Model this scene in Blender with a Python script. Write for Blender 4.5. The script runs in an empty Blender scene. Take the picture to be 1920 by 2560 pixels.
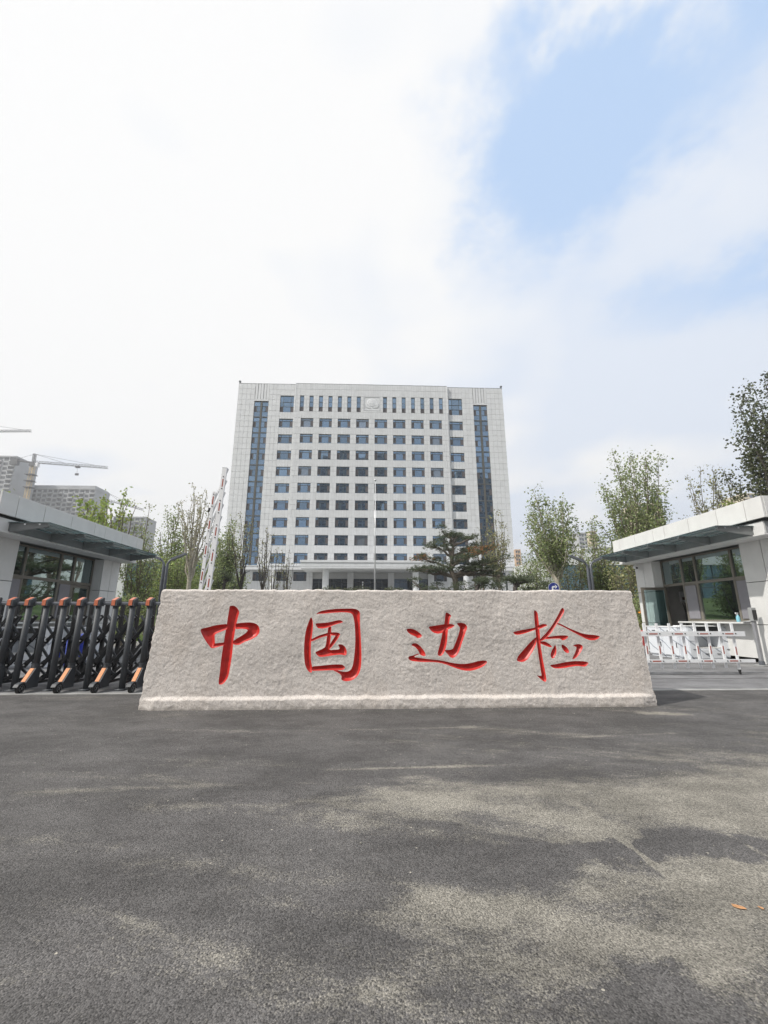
import bpy, bmesh, math, random
import numpy as np
from mathutils import Vector, Matrix

R = math.radians
scene = bpy.context.scene
COL = scene.collection

# ---------------------------------------------------------------- camera
CAM_H = 1.15
PITCH, YAW, FOCAL = R(13.9), R(2.2), 1070.0
cam_data = bpy.data.cameras.new('camera')
cam_data.sensor_fit = 'HORIZONTAL'
cam_data.sensor_width = 36.0
cam_data.lens = 36.0 * FOCAL / 1920.0
cam_data.clip_start = 0.05
cam_data.clip_end = 6000.0
cam = bpy.data.objects.new('camera', cam_data)
cam.location = (0, 0, CAM_H)
cam.rotation_euler = (math.pi / 2 + PITCH, 0, -YAW)
COL.objects.link(cam)
scene.camera = cam

# ---------------------------------------------------------------- light and view
SUN_TO = Vector((1.35, 0.64, -1.52)).normalized()      # direction the light travels
SUN_EL = math.asin(-SUN_TO.z)
SUN_AZ = math.atan2(-SUN_TO.x, -SUN_TO.y)
sun_data = bpy.data.lights.new('sun', 'SUN')
sun_data.energy = 4.1
sun_data.angle = R(0.9)
sun_data.color = (1.0, 0.955, 0.89)
sun = bpy.data.objects.new('sun', sun_data)
sun.rotation_euler = SUN_TO.to_track_quat('-Z', 'Y').to_euler()
sun.location = (-40, -20, 60)
COL.objects.link(sun)

vs = scene.view_settings
vs.view_transform = 'Standard'
vs.look = 'None'
vs.gamma = 1.0
vs.exposure = 0.1
vs.use_curve_mapping = False
scene.cycles.max_bounces = 8
scene.cycles.transparent_max_bounces = 16
scene.cycles.use_adaptive_sampling = True
scene.cycles.adaptive_threshold = 0.02

world = bpy.data.worlds.new('World')
scene.world = world
world.use_nodes = True


def build_sky():
    nt = world.node_tree
    N, L = nt.nodes, nt.links
    N.clear()
    out = N.new('ShaderNodeOutputWorld')
    bg = N.new('ShaderNodeBackground')
    bg.inputs['Strength'].default_value = 0.1
    L.new(bg.outputs[0], out.inputs[0])
    sky = N.new('ShaderNodeTexSky')
    sky.sky_type = 'NISHITA'
    sky.sun_disc = False
    sky.sun_elevation = SUN_EL
    sky.sun_rotation = SUN_AZ
    sky.altitude = 50
    sky.air_density = 1.0
    sky.dust_density = 2.2
    sky.ozone_density = 1.6

    def M(op, a, b=None, c=None, clamp=False):
        n = N.new('ShaderNodeMath')
        n.operation = op
        n.use_clamp = clamp
        for i, v in enumerate((a, b, c)):
            if v is None:
                continue
            if isinstance(v, (int, float)):
                n.inputs[i].default_value = v
            else:
                L.new(v, n.inputs[i])
        return n.outputs[0]

    tc = N.new('ShaderNodeTexCoord')
    sep = N.new('ShaderNodeSeparateXYZ')
    L.new(tc.outputs['Generated'], sep.inputs[0])
    zz = M('ADD', M('MAXIMUM', sep.outputs[2], 0.0), 0.15)
    px = M('DIVIDE', sep.outputs[0], zz)
    py = M('DIVIDE', sep.outputs[1], zz)
    comb = N.new('ShaderNodeCombineXYZ')
    L.new(px, comb.inputs[0])
    L.new(py, comb.inputs[1])

    def noise(scale, detail, rough, off=(0, 0, 0), dist=0.0):
        mp = N.new('ShaderNodeMapping')
        mp.inputs['Location'].default_value = off
        L.new(comb.outputs[0], mp.inputs[0])
        n = N.new('ShaderNodeTexNoise')
        n.noise_dimensions = '2D'
        n.inputs['Scale'].default_value = scale
        n.inputs['Detail'].default_value = detail
        n.inputs['Roughness'].default_value = rough
        n.inputs['Distortion'].default_value = dist
        L.new(mp.outputs[0], n.inputs['Vector'])
        return n.outputs['Fac']

    warp1 = noise(3.0, 5, 0.60, (3.1, 1.7, 0))
    warp2 = noise(3.1, 5, 0.60, (8.3, 5.2, 0))
    big = noise(1.1, 2, 0.5, (1.3, 0.4, 2.0))
    wx = M('ADD', px, M('MULTIPLY', M('SUBTRACT', warp1, 0.5), 0.40))
    wy = M('ADD', py, M('MULTIPLY', M('SUBTRACT', warp2, 0.5), 0.44))

    def blob(cx, cy, sx, sy, ang):
        c, s = math.cos(R(ang)), math.sin(R(ang))
        dx = M('SUBTRACT', wx, cx)
        dy = M('SUBTRACT', wy, cy)
        u = M('DIVIDE', M('ADD', M('MULTIPLY', dx, c), M('MULTIPLY', dy, s)), sx)
        v = M('DIVIDE', M('SUBTRACT', M('MULTIPLY', dy, c), M('MULTIPLY', dx, s)), sy)
        r2 = M('ADD', M('MULTIPLY', u, u), M('MULTIPLY', v, v))
        return M('EXPONENT', M('MULTIPLY', r2, -1.0))

    # the break in the cloud and the breaks drifting elsewhere in the same layer
    gap = M('ADD', blob(0.36, 0.66, 0.17, 0.26, 18), blob(0.46, 0.46, 0.36, 0.16, -22))
    gap = M('ADD', gap, M('MULTIPLY', blob(0.88, 0.84, 0.30, 0.13, -30), 0.62))
    gap = M('ADD', gap, M('MULTIPLY', blob(0.20, 0.42, 0.16, 0.09, 0), 0.42))
    field = M('ADD', gap, M('MULTIPLY', M('SUBTRACT', big, 0.62), 1.1))
    field = M('ADD', field, M('MULTIPLY', M('SUBTRACT', warp2, 0.5), 0.55))
    ramp = N.new('ShaderNodeMapRange')
    ramp.interpolation_type = 'SMOOTHSTEP'
    ramp.inputs['From Min'].default_value = 0.08
    ramp.inputs['From Max'].default_value = 1.0
    ramp.inputs['To Min'].default_value = 1.0
    ramp.inputs['To Max'].default_value = 0.0
    L.new(field, ramp.inputs['Value'])
    cloud = ramp.outputs[0]

    # clear sky = nishita veiled by thin white haze
    veil = N.new('ShaderNodeMixRGB')
    veil.inputs[0].default_value = 0.80
    veil.inputs[2].default_value = (5.6, 7.5, 10.4, 1)
    L.new(sky.outputs[0], veil.inputs[1])
    # cloud: white, greyer undersides
    shade = N.new('ShaderNodeValToRGB')
    e = shade.color_ramp.elements
    e[0].position, e[0].color = 0.34, (0.775, 0.84, 0.95, 1)
    e[1].position, e[1].color = 0.60, (0.985, 0.985, 0.985, 1)
    sn = noise(1.3, 3, 0.5, (2.0, 7.7, 3.0))
    low = M('MULTIPLY', M('SUBTRACT', 0.45, sep.outputs[2], clamp=True), 0.34)
    sn = M('SUBTRACT', sn, low)
    # whiter towards the side of the sky the sun stands on
    sn = M('SUBTRACT', sn, M('MULTIPLY', sep.outputs[0], 0.30))
    sn = M('ADD', sn, 0.085)
    L.new(sn, shade.inputs[0])
    cmul = N.new('ShaderNodeMixRGB')
    cmul.blend_type = 'MULTIPLY'
    cmul.inputs[0].default_value = 1.0
    cmul.inputs[2].default_value = (9.45, 9.45, 9.45, 1)
    L.new(shade.outputs[0], cmul.inputs[1])
    mix = N.new('ShaderNodeMixRGB')
    L.new(cloud, mix.inputs[0])
    L.new(veil.outputs[0], mix.inputs[1])
    L.new(cmul.outputs[0], mix.inputs[2])
    L.new(mix.outputs[0], bg.inputs['Color'])


build_sky()

# ---------------------------------------------------------------- helpers
_f = Vector((math.sin(YAW) * math.cos(PITCH), math.cos(YAW) * math.cos(PITCH), math.sin(PITCH)))
_r = Vector((math.cos(YAW), -math.sin(YAW), 0))
_u = _r.cross(_f)


def at(px, py, Y):
    """World point at depth Y seen at photo pixel (px, py)."""
    d = _f + _r * ((px - 960) / FOCAL) - _u * ((py - 1280) / FOCAL)
    t = Y / d.y
    return Vector((d.x * t, Y, CAM_H + d.z * t))


def ground_z(y):
    t = min(max((y - 30.0) / 46.0, 0.0), 1.0)
    return 5.3 * t * t * (3 - 2 * t)


class MB:
    """collects faces for one mesh"""

    def __init__(self):
        self.v, self.f, self.m = [], [], []

    def add(self, verts, faces, mi=0):
        o = len(self.v)
        self.v.extend([tuple(p) for p in verts])
        for fc in faces:
            self.f.append(tuple(i + o for i in fc))
            self.m.append(mi)
        return self

    def box(self, x0, x1, y0, y1, z0, z1, mi=0, bev=0.0):
        if bev > 0:
            return self.bevbox(x0, x1, y0, y1, z0, z1, bev, mi)
        v = [(x, y, z) for x in (x0, x1) for y in (y0, y1) for z in (z0, z1)]
        f = [(0, 1, 3, 2), (4, 6, 7, 5), (0, 4, 5, 1), (2, 3, 7, 6), (0, 2, 6, 4), (1, 5, 7, 3)]
        return self.add(v, f, mi)

    def bevbox(self, x0, x1, y0, y1, z0, z1, b, mi=0):
        bm = bmesh.new()
        bmesh.ops.create_cube(bm, size=1.0)
        for q in bm.verts:
            q.co = Vector(((x0 + x1) / 2 + q.co.x * (x1 - x0), (y0 + y1) / 2 + q.co.y * (y1 - y0), (z0 + z1) / 2 + q.co.z * (z1 - z0)))
        bmesh.ops.bevel(bm, geom=bm.edges[:], offset=b, segments=1, affect='EDGES')
        bm.verts.index_update()
        self.add([q.co[:] for q in bm.verts], [[q.index for q in fc.verts] for fc in bm.faces], mi)
        bm.free()
        return self

    def beam(self, p, q, w, h, mi=0, up=(0, 0, 1)):
        p, q = Vector(p), Vector(q)
        d = (q - p).normalized()
        upv = Vector(up)
        if abs(d.dot(upv)) > 0.99:
            upv = Vector((0, 1, 0))
        s = d.cross(upv).normalized()
        t = s.cross(d)
        v = []
        for c in (p, q):
            for a, b in ((-1, -1), (1, -1), (1, 1), (-1, 1)):
                v.append(c + s * (a * w / 2) + t * (b * h / 2))
        f = [(3, 2, 1, 0), (4, 5, 6, 7), (0, 1, 5, 4), (1, 2, 6, 5), (2, 3, 7, 6), (3, 0, 4, 7)]
        return self.add(v, f, mi)

    def tube(self, pts, rad, n=8, mi=0, cap=True):
        pts = [Vector(p) for p in pts]
        if isinstance(rad, (int, float)):
            rad = [rad] * len(pts)
        o = []
        ref = None
        for i, p in enumerate(pts):
            d = (pts[min(i + 1, len(pts) - 1)] - pts[max(i - 1, 0)]).normalized()
            if ref is None:
                ref = Vector((1, 0, 0)) if abs(d.x) < 0.9 else Vector((0, 1, 0))
            s = d.cross(ref).normalized()
            t = s.cross(d)
            ref = -t if False else ref
            for k in range(n):
                a = 2 * math.pi * k / n
                o.append(p + (s * math.cos(a) + t * math.sin(a)) * rad[i])
        f = []
        for i in range(len(pts) - 1):
            for k in range(n):
                k2 = (k + 1) % n
                f.append((i * n + k, i * n + k2, (i + 1) * n + k2, (i + 1) * n + k))
        if cap:
            f.append(tuple(range(n - 1, -1, -1)))
            f.append(tuple((len(pts) - 1) * n + k for k in range(n)))
        return self.add(o, f, mi)

    def prism(self, poly, axis, a, b, mi=0):
        """poly: 2D points, extruded along axis from a to b"""
        def P(u, w, c):
            return {'x': (c, u, w), 'y': (u, c, w), 'z': (u, w, c)}[axis]
        n = len(poly)
        v = [P(u, w, a) for u, w in poly] + [P(u, w, b) for u, w in poly]
        f = [tuple(range(n)), tuple(range(2 * n - 1, n - 1, -1))]
        for i in range(n):
            j = (i + 1) % n
            f.append((j, i, n + i, n + j))
        return self.add(v, f, mi)

    def mesh(self, name, mats, smooth=False):
        me = bpy.data.meshes.new(name)
        me.from_pydata(self.v, [], self.f)
        if not isinstance(mats, (list, tuple)):
            mats = [mats]
        for m in mats:
            me.materials.append(m)
        if len(mats) > 1:
            me.polygons.foreach_set('material_index', self.m)
        if smooth:
            me.polygons.foreach_set('use_smooth', [True] * len(me.polygons))
        bm = bmesh.new()
        bm.from_mesh(me)
        bmesh.ops.recalc_face_normals(bm, faces=bm.faces[:])
        bm.to_mesh(me)
        bm.free()
        me.update()
        return me

    def build(self, name, mats, parent=None, smooth=False):
        return link(name, self.mesh(name, mats, smooth), parent)


def link(name, me, parent=None, loc=None):
    o = bpy.data.objects.new(name, me)
    COL.objects.link(o)
    if parent is not None:
        o.parent = parent
    if loc is not None:
        o.location = loc
    return o


def tag(o, label, cat, group=None, kind=None):
    if label:
        o['label'] = label
    if cat:
        o['category'] = cat
    if group:
        o['group'] = group
    if kind:
        o['kind'] = kind
    return o


def thing(name, label, cat, loc=(0, 0, 0), rz=0.0, group=None):
    o = bpy.data.objects.new(name, None)
    o.empty_display_size = 0.2
    o.location = loc
    o.rotation_euler = (0, 0, rz)
    COL.objects.link(o)
    return tag(o, label, cat, group)


def copy_tree(o, parent=None):
    c = o.copy()
    COL.objects.link(c)
    c.parent = parent
    for ch in list(o.children):
        copy_tree(ch, c)
    return c


# ---------------------------------------------------------------- materials
def new_mat(name):
    m = bpy.data.materials.new(name)
    m.use_nodes = True
    nt = m.node_tree
    b = nt.nodes['Principled BSDF']
    return m, nt, b


def rgb(c):
    return (c[0], c[1], c[2], 1.0)


def mat(name, col, rough=0.6, metal=0.0, var=0.08, scale=6.0, bump=0.0, bscale=60.0, island=0.0, spec=0.5, coat=0.0, detail=5, streak=0.0):
    """base colour with soft mottling, optional per-piece tint, bump and weather streaks"""
    m, nt, b = new_mat(name)
    N, L = nt.nodes, nt.links
    b.inputs['Roughness'].default_value = rough
    b.inputs['Metallic'].default_value = metal
    b.inputs['Specular IOR Level'].default_value = spec
    b.inputs['Coat Weight'].default_value = coat
    tc = N.new('ShaderNodeTexCoord')
    geo = N.new('ShaderNodeNewGeometry')
    n = N.new('ShaderNodeTexNoise')
    n.inputs['Scale'].default_value = scale
    n.inputs['Detail'].default_value = detail
    L.new(geo.outputs['Position'], n.inputs['Vector'])
    fac = n.outputs['Fac']
    mr = N.new('ShaderNodeMapRange')
    mr.inputs['From Min'].default_value = 0.3
    mr.inputs['From Max'].default_value = 0.7
    mr.inputs['To Min'].default_value = 1 - var
    mr.inputs['To Max'].default_value = 1 + var
    L.new(fac, mr.inputs['Value'])
    val = mr.outputs[0]
    if island:
        m2 = N.new('ShaderNodeMapRange')
        m2.inputs['To Min'].default_value = 1 - island
        m2.inputs['To Max'].default_value = 1 + island
        L.new(geo.outputs['Random Per Island'], m2.inputs['Value'])
        oi = N.new('ShaderNodeObjectInfo')
        m3 = N.new('ShaderNodeMapRange')
        m3.inputs['To Min'].default_value = 1 - island * 0.6
        m3.inputs['To Max'].default_value = 1 + island * 0.6
        L.new(oi.outputs['Random'], m3.inputs['Value'])
        mu = N.new('ShaderNodeMath')
        mu.operation = 'MULTIPLY'
        L.new(val, mu.inputs[0])
        L.new(m2.outputs[0], mu.inputs[1])
        mu2 = N.new('ShaderNodeMath')
        mu2.operation = 'MULTIPLY'
        L.new(mu.outputs[0], mu2.inputs[0])
        L.new(m3.outputs[0], mu2.inputs[1])
        val = mu2.outputs[0]
    if streak:
        mp = N.new('ShaderNodeMapping')
        mp.inputs['Scale'].default_value = (5.0, 5.0, 0.25)
        L.new(geo.outputs['Position'], mp.inputs[0])
        ns = N.new('ShaderNodeTexNoise')
        ns.inputs['Scale'].default_value = 1.6
        ns.inputs['Detail'].default_value = 6
        L.new(mp.outputs[0], ns.inputs['Vector'])
        m4 = N.new('ShaderNodeMapRange')
        m4.inputs['From Min'].default_value = 0.45
        m4.inputs['From Max'].default_value = 0.75
        m4.inputs['To Min'].default_value = 1.0
        m4.inputs['To Max'].default_value = 1 - streak
        L.new(ns.outputs['Fac'], m4.inputs['Value'])
        mu3 = N.new('ShaderNodeMath')
        mu3.operation = 'MULTIPLY'
        L.new(val, mu3.inputs[0])
        L.new(m4.outputs[0], mu3.inputs[1])
        val = mu3.outputs[0]
    mx = N.new('ShaderNodeVectorMath')
    mx.operation = 'SCALE'
    mx.inputs[0].default_value = col
    L.new(val, mx.inputs['Scale'])
    L.new(mx.outputs[0], b.inputs['Base Color'])
    if bump:
        nb = N.new('ShaderNodeTexNoise')
        nb.inputs['Scale'].default_value = bscale
        nb.inputs['Detail'].default_value = 6
        nb.inputs['Roughness'].default_value = 0.6
        L.new(geo.outputs['Position'], nb.inputs['Vector'])
        bp = N.new('ShaderNodeBump')
        bp.inputs['Strength'].default_value = bump
        bp.inputs['Distance'].default_value = 0.01
        L.new(nb.outputs['Fac'], bp.inputs['Height'])
        L.new(bp.outputs[0], b.inputs['Normal'])
    return m


def glass_facade(name, tint, base, fac=0.6, rough=0.02, wob=0.0):
    """coated architectural glass: dark body, tinted mirror reflection"""
    m, nt, b = new_mat(name)
    N, L = nt.nodes, nt.links
    out = N['Material Output']
    b.inputs['Base Color'].default_value = rgb(base)
    b.inputs['Roughness'].default_value = 0.25
    g = N.new('ShaderNodeBsdfGlossy')
    g.inputs['Roughness'].default_value = rough
    oi = N.new('ShaderNodeObjectInfo')
    mr = N.new('ShaderNodeMapRange')
    mr.inputs['To Min'].default_value = 0.75
    mr.inputs['To Max'].default_value = 1.15
    L.new(oi.outputs['Random'], mr.inputs['Value'])
    sc = N.new('ShaderNodeVectorMath')
    sc.operation = 'SCALE'
    sc.inputs[0].default_value = tint
    L.new(mr.outputs[0], sc.inputs['Scale'])
    L.new(sc.outputs[0], g.inputs['Color'])
    if wob:
        geo = N.new('ShaderNodeNewGeometry')
        nb = N.new('ShaderNodeTexNoise')
        nb.inputs['Scale'].default_value = 0.7
        nb.inputs['Detail'].default_value = 1
        L.new(geo.outputs['Position'], nb.inputs['Vector'])
        bp = N.new('ShaderNodeBump')
        bp.inputs['Strength'].default_value = wob
        bp.inputs['Distance'].default_value = 0.02
        L.new(nb.outputs['Fac'], bp.inputs['Height'])
        L.new(bp.outputs[0], g.inputs['Normal'])
    mx = N.new('ShaderNodeMixShader')
    mx.inputs[0].default_value = fac
    L.new(b.outputs[0], mx.inputs[1])
    L.new(g.outputs[0], mx.inputs[2])
    L.new(mx.outputs[0], out.inputs['Surface'])
    return m


def glass_clear(name, tint, refl=0.18, frost=0.0):
    m, nt, b = new_mat(name)
    N, L = nt.nodes, nt.links
    out = N['Material Output']
    t = N.new('ShaderNodeBsdfTransparent')
    t.inputs['Color'].default_value = rgb(tint)
    g = N.new('ShaderNodeBsdfGlossy')
    g.inputs['Roughness'].default_value = 0.015
    g.inputs['Color'].default_value = (0.80, 0.95, 0.97, 1)
    fr = N.new('ShaderNodeFresnel')
    fr.inputs['IOR'].default_value = 1.5
    ad = N.new('ShaderNodeMath')
    ad.operation = 'ADD'
    ad.use_clamp = True
    ad.inputs[1].default_value = refl
    L.new(fr.outputs[0], ad.inputs[0])
    mx = N.new('ShaderNodeMixShader')
    L.new(ad.outputs[0], mx.inputs[0])
    if frost:
        tl = N.new('ShaderNodeBsdfTranslucent')
        tl.inputs['Color'].default_value = (0.84, 0.88, 0.88, 1)
        fm = N.new('ShaderNodeMixShader')
        fm.inputs[0].default_value = frost
        L.new(t.outputs[0], fm.inputs[1])
        L.new(tl.outputs[0], fm.inputs[2])
        L.new(fm.outputs[0], mx.inputs[1])
    else:
        L.new(t.outputs[0], mx.inputs[1])
    L.new(g.outputs[0], mx.inputs[2])
    L.new(mx.outputs[0], out.inputs['Surface'])
    return m


def leaf_mat(name, col, var=0.35, trans=0.35):
    m, nt, b = new_mat(name)
    N, L = nt.nodes, nt.links
    out = N['Material Output']
    geo = N.new('ShaderNodeNewGeometry')
    mr = N.new('ShaderNodeMapRange')
    mr.inputs['To Min'].default_value = 1 - var
    mr.inputs['To Max'].default_value = 1 + var
    L.new(geo.outputs['Random Per Island'], mr.inputs['Value'])
    hs = N.new('ShaderNodeHueSaturation')
    hs.inputs['Color'].default_value = rgb(col)
    hm = N.new('ShaderNodeMapRange')
    hm.inputs['To Min'].default_value = 0.475
    hm.inputs['To Max'].default_value = 0.52
    wn = N.new('ShaderNodeMath')
    wn.operation = 'FRACT'
    ml = N.new('ShaderNodeMath')
    ml.operation = 'MULTIPLY'
    ml.inputs[1].default_value = 17.31
    L.new(geo.outputs['Random Per Island'], ml.inputs[0])
    L.new(ml.outputs[0], wn.inputs[0])
    L.new(wn.outputs[0], hm.inputs['Value'])
    L.new(hm.outputs[0], hs.inputs['Hue'])
    L.new(mr.outputs[0], hs.inputs['Value'])
    L.new(hs.outputs[0], b.inputs['Base Color'])
    b.inputs['Roughness'].default_value = 0.55
    b.inputs['Specular IOR Level'].default_value = 0.3
    tr = N.new('ShaderNodeBsdfTranslucent')
    L.new(hs.outputs[0], tr.inputs['Color'])
    mx = N.new('ShaderNodeMixShader')
    mx.inputs[0].default_value = trans
    L.new(b.outputs[0], mx.inputs[1])
    L.new(tr.outputs[0], mx.inputs[2])
    L.new(mx.outputs[0], out.inputs['Surface'])
    return m


def asphalt(name, base, dust, patches, cover=0.5, grain=1.0, lines=()):
    """rolled asphalt: aggregate grain, dust film that gathers in patches and wheel-swept streaks"""
    m, nt, b = new_mat(name)
    N, L = nt.nodes, nt.links
    geo = N.new('ShaderNodeNewGeometry')
    pos = geo.outputs['Position']

    def noise(scale, detail=5, rough=0.55, sc=(1, 1, 1), off=(0, 0, 0), dist=0.0, rot=0.0):
        mp = N.new('ShaderNodeMapping')
        mp.inputs['Scale'].default_value = sc
        mp.inputs['Location'].default_value = off
        mp.inputs['Rotation'].default_value = (0, 0, rot)
        L.new(pos, mp.inputs[0])
        n = N.new('ShaderNodeTexNoise')
        n.noise_dimensions = '2D'
        n.inputs['Scale'].default_value = scale
        n.inputs['Detail'].default_value = detail
        n.inputs['Roughness'].default_value = rough
        n.inputs['Distortion'].default_value = dist
        L.new(mp.outputs[0], n.inputs['Vector'])
        return n.outputs['Fac']

    def M(op, a, c=None, clamp=False):
        n = N.new('ShaderNodeMath')
        n.operation = op
        n.use_clamp = clamp
        for i, v in enumerate((a, c)):
            if v is None:
                continue
            if isinstance(v, (int, float)):
                n.inputs[i].default_value = v
            else:
                L.new(v, n.inputs[i])
        return n.outputs[0]

    def rng(v, a, c, lo=0.0, hi=1.0, smooth=True):
        n = N.new('ShaderNodeMapRange')
        n.interpolation_type = 'SMOOTHSTEP' if smooth else 'LINEAR'
        n.inputs['From Min'].default_value = a
        n.inputs['From Max'].default_value = c
        n.inputs['To Min'].default_value = lo
        n.inputs['To Max'].default_value = hi
        L.new(v, n.inputs['Value'])
        return n.outputs[0]

    vor = N.new('ShaderNodeTexVoronoi')
    vor.voronoi_dimensions = '2D'
    vor.inputs['Scale'].default_value = 150.0
    L.new(pos, vor.inputs['Vector'])
    sepc = N.new('ShaderNodeSeparateColor')
    L.new(vor.outputs['Color'], sepc.inputs[0])
    stone = sepc.outputs[0]
    fine = noise(150, 3)
    g = M('ADD', M('MULTIPLY', M('SUBTRACT', stone, 0.5), 0.50 * grain), M('MULTIPLY', M('SUBTRACT', fine, 0.5), 1.0 * grain))
    g = M('ADD', g, 1.0)
    mott = rng(noise(1.1, 8, 0.7, (1, 1.7, 1)), 0.28, 0.72, 0.70, 1.28)
    g = M('MULTIPLY', g, mott)
    # dust film
    sep = N.new('ShaderNodeSeparateXYZ')
    L.new(pos, sep.inputs[0])
    wrp = M('MULTIPLY', M('SUBTRACT', noise(2.2, 7, 0.65, off=(4, 2, 0)), 0.5), 0.7)
    wrp2 = M('MULTIPLY', M('SUBTRACT', noise(2.2, 7, 0.65, off=(14, 22, 0)), 0.5), 0.5)
    X = M('ADD', sep.outputs[0], wrp)
    Y = M('ADD', sep.outputs[1], wrp2)
    tot = None
    for (cx, cy, sx, sy, ang, amp) in patches:
        c, s = math.cos(R(ang)), math.sin(R(ang))
        dx, dy = M('SUBTRACT', X, cx), M('SUBTRACT', Y, cy)
        u = M('DIVIDE', M('ADD', M('MULTIPLY', dx, c), M('MULTIPLY', dy, s)), sx)
        v = M('DIVIDE', M('SUBTRACT', M('MULTIPLY', dy, c), M('MULTIPLY', dx, s)), sy)
        e = M('EXPONENT', M('MULTIPLY', M('ADD', M('MULTIPLY', u, u), M('MULTIPLY', v, v)), -1.0))
        e = M('MULTIPLY', e, amp)
        tot = e if tot is None else M('ADD', tot, e)
    cloud = M('SUBTRACT', noise(0.9, 8, 0.66, (0.8, 1.5, 1), (7, 3, 0), 0.6), 0.5)
    swirl = M('SUBTRACT', noise(1.6, 6, 0.6, (0.35, 2.2, 1), (1, 8, 0), 1.2, R(8)), 0.5)
    # tyre-swept arcs: noise along the radius of a wide turning circle
    rx, ry = M('ADD', sep.outputs[0], 3.5), M('ADD', sep.outputs[1], 7.0)
    rad = M('SQRT', M('ADD', M('MULTIPLY', rx, rx), M('MULTIPLY', ry, ry)))
    cv = N.new('ShaderNodeCombineXYZ')
    L.new(M('MULTIPLY', rad, 3.4), cv.inputs[0])
    L.new(M('MULTIPLY', sep.outputs[0], 0.16), cv.inputs[1])
    na = N.new('ShaderNodeTexNoise')
    na.noise_dimensions = '2D'
    na.inputs['Scale'].default_value = 1.0
    na.inputs['Detail'].default_value = 5
    na.inputs['Roughness'].default_value = 0.65
    L.new(cv.outputs[0], na.inputs['Vector'])
    arcs = M('SUBTRACT', na.outputs['Fac'], 0.5)
    d = M('ADD', M('MULTIPLY', cloud, 1.3), M('MULTIPLY', swirl, 0.5))
    d = M('ADD', d, M('MULTIPLY', arcs, 0.9))
    d = M('ADD', d, cover - 0.5)
    if tot is not None:
        d = M('ADD', d, tot)
    # scuffs and scraped lines keep their own straight run
    for (lx0, ly0, lx1, ly1, lw, amp) in lines:
        ln = math.hypot(lx1 - lx0, ly1 - ly0)
        ux, uy = (lx1 - lx0) / ln, (ly1 - ly0) / ln
        jx = M('ADD', sep.outputs[0], M('MULTIPLY', wrp, 0.05))
        ex_, ey_ = M('SUBTRACT', jx, (lx0 + lx1) / 2), M('SUBTRACT', sep.outputs[1], (ly0 + ly1) / 2)
        al = M('DIVIDE', M('ADD', M('MULTIPLY', ex_, ux), M('MULTIPLY', ey_, uy)), ln * 0.55)
        ac = M('DIVIDE', M('SUBTRACT', M('MULTIPLY', ey_, ux), M('MULTIPLY', ex_, uy)), lw)
        al2 = M('MULTIPLY', al, al)
        e_ = M('EXPONENT', M('MULTIPLY', M('ADD', M('MULTIPLY', al2, al2), M('MULTIPLY', ac, ac)), -1.0))
        d = M('ADD', d, M('MULTIPLY', e_, amp))
    d = M('ADD', d, M('MULTIPLY', M('SUBTRACT', noise(7.0, 7, 0.72, (0.8, 1.3, 1), (2, 5, 0), 0.8), 0.5), 0.75))
    # dust sits between the stones first
    d = M('ADD', d, M('MULTIPLY', M('SUBTRACT', noise(75, 4, 0.75), 0.5), 1.1))
    dust_f = rng(d, 0.0, 0.55, 0.0, 0.92)
    mixc = N.new('ShaderNodeMixRGB')
    mixc.inputs[1].default_value = rgb(base)
    mixc.inputs[2].default_value = rgb(dust)
    L.new(dust_f, mixc.inputs[0])
    # pale flecks of grit
    v2 = N.new('ShaderNodeTexVoronoi')
    v2.voronoi_dimensions = '2D'
    v2.inputs['Scale'].default_value = 9.0
    L.new(pos, v2.inputs['Vector'])
    fleck = rng(v2.outputs['Distance'], 0.035, 0.055, 1.0, 0.0)
    s2 = N.new('ShaderNodeSeparateColor')
    L.new(v2.outputs['Color'], s2.inputs[0])
    fleck = M('MULTIPLY', fleck, rng(s2.outputs[1], 0.93, 0.94))
    mixf = N.new('ShaderNodeMixRGB')
    mixf.inputs[2].default_value = (0.42, 0.39, 0.33, 1)
    L.new(fleck, mixf.inputs[0])
    sc = N.new('ShaderNodeVectorMath')
    sc.operation = 'SCALE'
    L.new(mixc.outputs[0], sc.inputs[0])
    L.new(g, sc.inputs['Scale'])
    L.new(sc.outputs[0], mixf.inputs[1])
    L.new(mixf.outputs[0], b.inputs['Base Color'])
    b.inputs['Roughness'].default_value = 0.82
    b.inputs['Specular IOR Level'].default_value = 0.35
    hb = M('ADD', M('MULTIPLY', vor.outputs['Distance'], -0.8), M('MULTIPLY', fine, 0.5))
    bp = N.new('ShaderNodeBump')
    bp.inputs['Strength'].default_value = 0.5 * grain
    bp.inputs['Distance'].default_value = 0.004
    L.new(hb, bp.inputs['Height'])
    L.new(bp.outputs[0], b.inputs['Normal'])
    return m


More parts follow.
